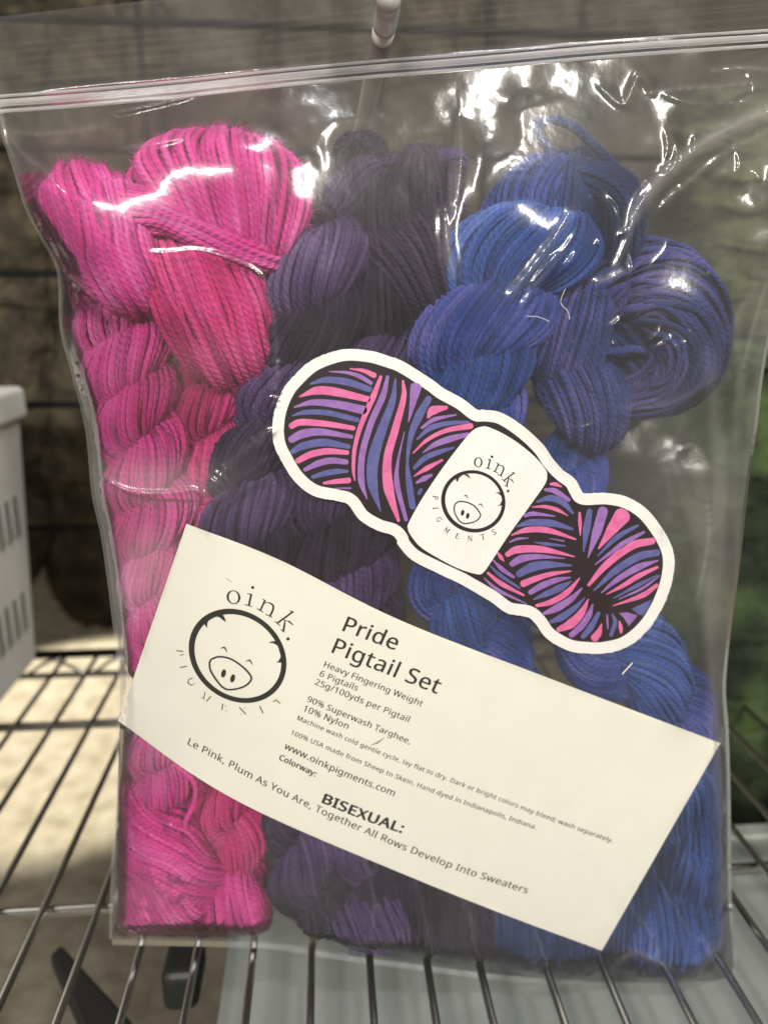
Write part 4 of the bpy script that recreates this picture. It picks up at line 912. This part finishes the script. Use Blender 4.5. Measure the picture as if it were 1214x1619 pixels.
Dn = Dn + (vnoise(12, 9, .0005) + vnoise(40, 26, .00035) + vnoise(90, 60, .00005)) * calm * free
Df = Df + vnoise(14, 10, .0008) + vnoise(40, 26, .0004)
# pulled folds seen in the photo
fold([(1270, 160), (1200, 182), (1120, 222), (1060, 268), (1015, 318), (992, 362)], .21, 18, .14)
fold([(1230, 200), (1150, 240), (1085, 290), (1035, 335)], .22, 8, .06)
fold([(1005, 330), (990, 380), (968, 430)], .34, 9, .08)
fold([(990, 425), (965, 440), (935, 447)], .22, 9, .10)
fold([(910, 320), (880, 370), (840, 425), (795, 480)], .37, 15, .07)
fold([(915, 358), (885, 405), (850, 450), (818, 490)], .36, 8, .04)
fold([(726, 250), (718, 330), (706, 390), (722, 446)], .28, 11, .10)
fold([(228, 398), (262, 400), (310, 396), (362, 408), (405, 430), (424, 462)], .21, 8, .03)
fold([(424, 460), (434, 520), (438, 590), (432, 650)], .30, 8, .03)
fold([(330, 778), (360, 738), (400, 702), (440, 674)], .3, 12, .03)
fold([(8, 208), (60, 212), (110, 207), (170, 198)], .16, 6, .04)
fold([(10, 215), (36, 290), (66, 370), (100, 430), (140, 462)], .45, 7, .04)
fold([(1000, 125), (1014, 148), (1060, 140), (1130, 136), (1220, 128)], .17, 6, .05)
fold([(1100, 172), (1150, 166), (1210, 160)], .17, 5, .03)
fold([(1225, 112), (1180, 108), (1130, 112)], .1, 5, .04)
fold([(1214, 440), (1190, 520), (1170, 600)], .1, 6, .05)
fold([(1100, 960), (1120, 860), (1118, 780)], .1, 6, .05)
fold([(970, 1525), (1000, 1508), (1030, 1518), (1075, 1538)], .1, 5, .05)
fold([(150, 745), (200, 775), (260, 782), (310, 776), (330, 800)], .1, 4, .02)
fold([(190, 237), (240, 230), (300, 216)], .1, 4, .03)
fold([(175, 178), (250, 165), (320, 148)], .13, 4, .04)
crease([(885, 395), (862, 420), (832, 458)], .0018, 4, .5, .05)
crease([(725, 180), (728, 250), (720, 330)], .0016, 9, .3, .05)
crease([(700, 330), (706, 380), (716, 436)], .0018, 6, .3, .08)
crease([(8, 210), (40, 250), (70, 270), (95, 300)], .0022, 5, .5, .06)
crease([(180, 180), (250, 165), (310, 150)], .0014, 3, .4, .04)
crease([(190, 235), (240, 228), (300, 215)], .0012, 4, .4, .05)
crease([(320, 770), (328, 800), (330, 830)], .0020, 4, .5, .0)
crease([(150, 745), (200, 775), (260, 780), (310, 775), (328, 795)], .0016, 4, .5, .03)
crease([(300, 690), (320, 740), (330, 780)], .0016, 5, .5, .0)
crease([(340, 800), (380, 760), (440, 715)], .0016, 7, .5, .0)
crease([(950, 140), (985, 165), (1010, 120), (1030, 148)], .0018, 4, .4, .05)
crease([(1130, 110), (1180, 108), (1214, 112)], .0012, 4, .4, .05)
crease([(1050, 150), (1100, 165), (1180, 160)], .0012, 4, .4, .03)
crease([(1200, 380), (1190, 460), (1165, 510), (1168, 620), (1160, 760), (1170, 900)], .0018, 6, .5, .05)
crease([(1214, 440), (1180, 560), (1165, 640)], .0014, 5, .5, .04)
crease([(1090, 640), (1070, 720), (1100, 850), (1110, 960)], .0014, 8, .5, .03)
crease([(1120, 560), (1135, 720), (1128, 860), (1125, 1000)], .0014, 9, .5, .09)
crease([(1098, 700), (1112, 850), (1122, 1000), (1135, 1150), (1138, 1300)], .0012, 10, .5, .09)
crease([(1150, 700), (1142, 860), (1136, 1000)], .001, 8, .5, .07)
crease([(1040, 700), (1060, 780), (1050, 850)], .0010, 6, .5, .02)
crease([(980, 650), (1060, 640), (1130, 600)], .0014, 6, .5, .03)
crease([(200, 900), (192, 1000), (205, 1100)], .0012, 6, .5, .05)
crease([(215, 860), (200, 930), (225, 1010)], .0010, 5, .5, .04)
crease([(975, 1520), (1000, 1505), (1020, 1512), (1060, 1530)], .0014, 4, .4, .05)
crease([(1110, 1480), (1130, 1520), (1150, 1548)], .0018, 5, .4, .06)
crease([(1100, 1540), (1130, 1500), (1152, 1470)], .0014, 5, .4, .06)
r2 = np.random.default_rng(3)
for _ in range(34):       # little dents along the bottom left where the film bunches
    x = r2.uniform(180, 420); y = r2.uniform(1290, 1480) if x < 300 else r2.uniform(1450, 1485); a = r2.uniform(0, 3.1); l = r2.uniform(5, 12)
    crease([(x - l * math.cos(a), y - l * math.sin(a)), (x, y), (x + l * math.cos(a + .5), y + l * math.sin(a + .5))], r2.uniform(.0005, .0011), 3, .4)
for _ in range(40):
    x = r2.uniform(900, 1200); y = r2.uniform(130, 760); a = r2.uniform(0, 3.1); l = r2.uniform(8, 30)
    crease([(x - l * math.cos(a), y - l * math.sin(a)), (x, y), (x + l * math.cos(a + .4), y + l * math.sin(a + .4))], r2.uniform(.0004, .0010), 4, .4)
for _ in range(26):       # header dents at the upper left
    x = r2.uniform(0, 260); y = r2.uniform(25, 160); a = r2.normal(1.1, .5); l = r2.uniform(8, 26)
    crease([(x - l * math.cos(a), y - l * math.sin(a)), (x, y), (x + l * math.cos(a + .4), y + l * math.sin(a + .4))], r2.uniform(.0004, .0012), 3, .4)
Dn = Dn - calm * .0
# header above the zip: fine moulded lines
hd = zipy - GY
rib = np.zeros_like(hd)
for k in (18, 31, 45, 52, 66, 80, 92): rib += .00004 * np.exp(-((hd - k) / 1.8) ** 2)
rib += .00006 * np.exp(-((hd + 14) / 3.) ** 2)
Dn -= rib; haze_glint += rib * 700
m_ = np.clip((hd - 0) / 30 + .5, 0, 1); tilt_ = -.22 * .000262 * np.clip(hd, 0, None)
Dn = Dn * (1 - m_) + (DS + tilt_ - .0012 - rib + vnoise(5, 20, .00010) + vnoise(2, 7, .0004)) * m_; Df = Df * (1 - m_) + (DS + tilt_ + .0004 + vnoise(3, 12, .0006)) * m_
haze_glint += .03 * np.exp(-((GY - 190) / 110.) ** 2)
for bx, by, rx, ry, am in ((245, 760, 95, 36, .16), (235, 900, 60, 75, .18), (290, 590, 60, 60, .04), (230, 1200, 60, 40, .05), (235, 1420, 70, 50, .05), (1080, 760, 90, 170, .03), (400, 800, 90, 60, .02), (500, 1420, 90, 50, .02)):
    haze_glint += am * np.exp(-((GX - bx) / rx) ** 2 - ((GY - by) / ry) ** 2)
haze_glint += .012
haze_glint += .04 * np.exp(-((GX - (GX[:, :1] * 0 + Le[:, None, 0])) / 14) ** 2) + .06 * np.exp(-((GX - Re[:, None, 0]) / 16) ** 2)
haze_glint += .05 * np.exp(-(np.arange(NT)[:, None] / 7.) ** 2)
haze_glint = haze_glint * np.where(cardmask, 0, 1) - np.where(cardmask, .03, 0)
Dn = np.minimum(Dn, near1)
for _ in range(2): Dn[1:-1, 1:-1] = np.minimum(Dn[1:-1, 1:-1], .2 * (Dn[1:-1, 1:-1] + Dn[2:, 1:-1] + Dn[:-2, 1:-1] + Dn[1:-1, 2:] + Dn[1:-1, :-2]))
Dn = np.where(Dn > Df - .0003, Df - .0003, Dn)
bag = thing('zip_bag', 'clear plastic zip bag full of twisted yarn skeins hanging from the white peg', 'plastic bag')
idg = np.arange(NT * NS).reshape(NT, NS); qg = np.stack([idg[:-1, :-1], idg[:-1, 1:], idg[1:, 1:], idg[1:, :-1]], -1).reshape(-1, 4)
nmesh('front_film', un(GX.ravel(), GY.ravel(), Dn.ravel()), quads=qg, mat=M['film'], parent=bag, attrs={'haze_glint': haze_glint.ravel()})
bt, bs = np.unique(np.r_[np.arange(0, NT, 3), NT - 1]), np.unique(np.r_[np.arange(0, NS, 3), NS - 1]); ix = np.ix_(bt, bs)
ib = np.arange(len(bt) * len(bs)).reshape(len(bt), len(bs)); qb = np.stack([ib[:-1, :-1], ib[1:, :-1], ib[1:, 1:], ib[:-1, 1:]], -1).reshape(-1, 4)
nmesh('back_film', un(GX[ix].ravel(), GY[ix].ravel(), Df[ix].ravel()), quads=qb, mat=M['backfilm'], parent=bag, attrs={'haze_glint': (haze_glint[ix] * .3).ravel()})
def zipline(name, dy, r, dd):
    X = np.linspace(-12, 1262, 60); Y = np.interp(X, [-40, 0, 300, 607, 900, 1214, 1290], [170, 163, 138, 106, 82, 58, 52]) + dy + 1.2 * np.sin(X / 90)
    P = un(X, Y, np.full_like(X, DS - .0022 + dd)); V, q = tubes(P[None], r, 10); return nmesh(name, V, quads=q, mat=M['seal'], parent=bag, attrs={'haze_glint': np.zeros(len(V))})
zipline('zip_seal', 0, .0012, 0); zipline('zip_track', -11, .0005, 0); zipline('zip_track', 13, .0006, 0)
# side weld strips
for E, sg in ((Le, -1), (Re, 1)):
    a = E[::4]; b = a + np.array([sg * 5., 0]); P = np.vstack([un(a[:, 0], a[:, 1], np.full(len(a), DS)), un(b[:, 0], b[:, 1], np.full(len(a), DS + .0006))]); n = len(a)
    nmesh('side_weld', P, quads=[[i, i + 1, i + 1 + n, i + n] for i in range(n - 1)], mat=M['film'], parent=bag, attrs={'haze_glint': np.full(2 * n, .12)})
a = np.stack([GX[0][::6], GY[0][::6]], -1); b = a + np.array([0, 9.]); n = len(a)
nmesh('bottom_weld', np.vstack([un(a[:, 0], a[:, 1], np.full(n, DS)), un(b[:, 0], b[:, 1], np.full(n, DS + .0006))]), quads=[[i, i + 1, i + 1 + n, i + n] for i in range(n - 1)], mat=M['film'], parent=bag, attrs={'haze_glint': np.full(2 * n, .05)})
adopt(bag)

# lint hairs caught on the bag
lt = thing('lint_thread', 'short pale lint thread stuck on the film above the card beside the blue yarn', 'lint')
def hair(par, pts, r):
    P = un(*np.array([(a, b, .2905) for a, b in pts]).T); P = catmull(P, 16); V, q = tubes(P[None], r, 5); nmesh('fibre', V, quads=q, mat=M['lint'], parent=par)
hair(lt, [(983, 1066), (990, 1058), (994, 1054), (999, 1048)], .00035); adopt(lt)
lt = thing('lint_hair', 'fine pale hair stuck on the film over the blue skeins', 'lint')
hair(lt, [(893, 457), (886, 478), (897, 492), (900, 505)], .00012); hair(lt, [(832, 500), (850, 501), (868, 508)], .00010); adopt(lt)

# ------------------------------------------------------------------ wool hanging behind the shelf
def lump(label, m, x0, x1, y0, y1, d, nl, th=.035, cat='wool bundle', wob=1.):
    t = thing('wool_bundle', label, cat, group='wool bundles hanging behind the shelf')
    nl_, na = 180, 60
    v = np.linspace(0, 1, nl_); ph = np.linspace(0, 2 * np.pi, na, endpoint=False)
    w = .80 + .20 * np.abs(np.sin(np.pi * v * nl + random.uniform(0, 2))) ** .7; w *= np.sqrt(1 - np.clip(1 - (1 - v) * 9, 0, 1) ** 2 * .9)
    cxp = (x0 + x1) / 2 + 10 * np.sin(v * 9 + random.uniform(0, 6)); yp = y0 + (y1 - y0) * v
    def sn(ny, nx):
        g = rng.standard_normal((ny + 2, nx)); g = np.hstack([g, g[:, :2]]); fy = v * ny; fx = ph / (2 * np.pi) * nx; a = fy.astype(int); b = fx.astype(int); fa = (fy - a)[:, None]; fb = (fx - b)[None]
        fa = fa * fa * (3 - 2 * fa); fb = fb * fb * (3 - 2 * fb)
        return g[a][:, b] * (1 - fa) * (1 - fb) + g[a + 1][:, b] * fa * (1 - fb) + g[a][:, b + 1] * (1 - fa) * fb + g[a + 1][:, b + 1] * fa * fb
    rr = 1 + wob * (.07 * sn(9, 7) + .05 * sn(26, 16) + .025 * sn(70, 34))
    C0 = un(cxp, yp, np.full(nl_, d)); hw = np.linalg.norm(un(cxp + 1, yp, d) - C0, axis=1) * (x1 - x0) / 2 * w
    V = C0[:, None] + np.stack([rr * np.cos(ph)[None] * hw[:, None], rr * np.sin(ph)[None] * th * w[:, None], .004 * sn(30, 20)], -1)
    j = np.arange(na); j2 = (j + 1) % na; base = np.arange(nl_ - 1)[:, None] * na
    q = np.stack([base + j, base + na + j, base + na + j2, base + j2], -1).reshape(-1, 4)
    nmesh('wool_roll', V, faces=q.tolist() + [list(range(na)), list(range((nl_ - 1) * na, nl_ * na))[::-1]], mat=m, parent=t)
    pp = V.reshape(-1, 3); nf = 9000; ii = rng.integers(0, len(pp), nf); p0 = pp[ii]; ow = p0 - np.repeat(C0, na, 0)[ii]; ow /= np.linalg.norm(ow, axis=1, keepdims=True) + 1e-9
    dv = rng.standard_normal((nf, 3)) * .6 + ow * .5 + np.array([0, 0, -.3]); dv /= np.linalg.norm(dv, axis=1, keepdims=True); w_ = np.cross(dv, [0, 1, .1]); w_ /= np.linalg.norm(w_, axis=1, keepdims=True) + 1e-9
    FV = np.stack([p0 - w_ * .0003, p0 + w_ * .0003, p0 + dv * rng.uniform(.006, .018, (nf, 1))], 1).reshape(-1, 3)
    nmesh('wool_fuzz', FV, tris=np.arange(nf * 3).reshape(-1, 3), mat=m, parent=t, kind='stuff')
    adopt(t)
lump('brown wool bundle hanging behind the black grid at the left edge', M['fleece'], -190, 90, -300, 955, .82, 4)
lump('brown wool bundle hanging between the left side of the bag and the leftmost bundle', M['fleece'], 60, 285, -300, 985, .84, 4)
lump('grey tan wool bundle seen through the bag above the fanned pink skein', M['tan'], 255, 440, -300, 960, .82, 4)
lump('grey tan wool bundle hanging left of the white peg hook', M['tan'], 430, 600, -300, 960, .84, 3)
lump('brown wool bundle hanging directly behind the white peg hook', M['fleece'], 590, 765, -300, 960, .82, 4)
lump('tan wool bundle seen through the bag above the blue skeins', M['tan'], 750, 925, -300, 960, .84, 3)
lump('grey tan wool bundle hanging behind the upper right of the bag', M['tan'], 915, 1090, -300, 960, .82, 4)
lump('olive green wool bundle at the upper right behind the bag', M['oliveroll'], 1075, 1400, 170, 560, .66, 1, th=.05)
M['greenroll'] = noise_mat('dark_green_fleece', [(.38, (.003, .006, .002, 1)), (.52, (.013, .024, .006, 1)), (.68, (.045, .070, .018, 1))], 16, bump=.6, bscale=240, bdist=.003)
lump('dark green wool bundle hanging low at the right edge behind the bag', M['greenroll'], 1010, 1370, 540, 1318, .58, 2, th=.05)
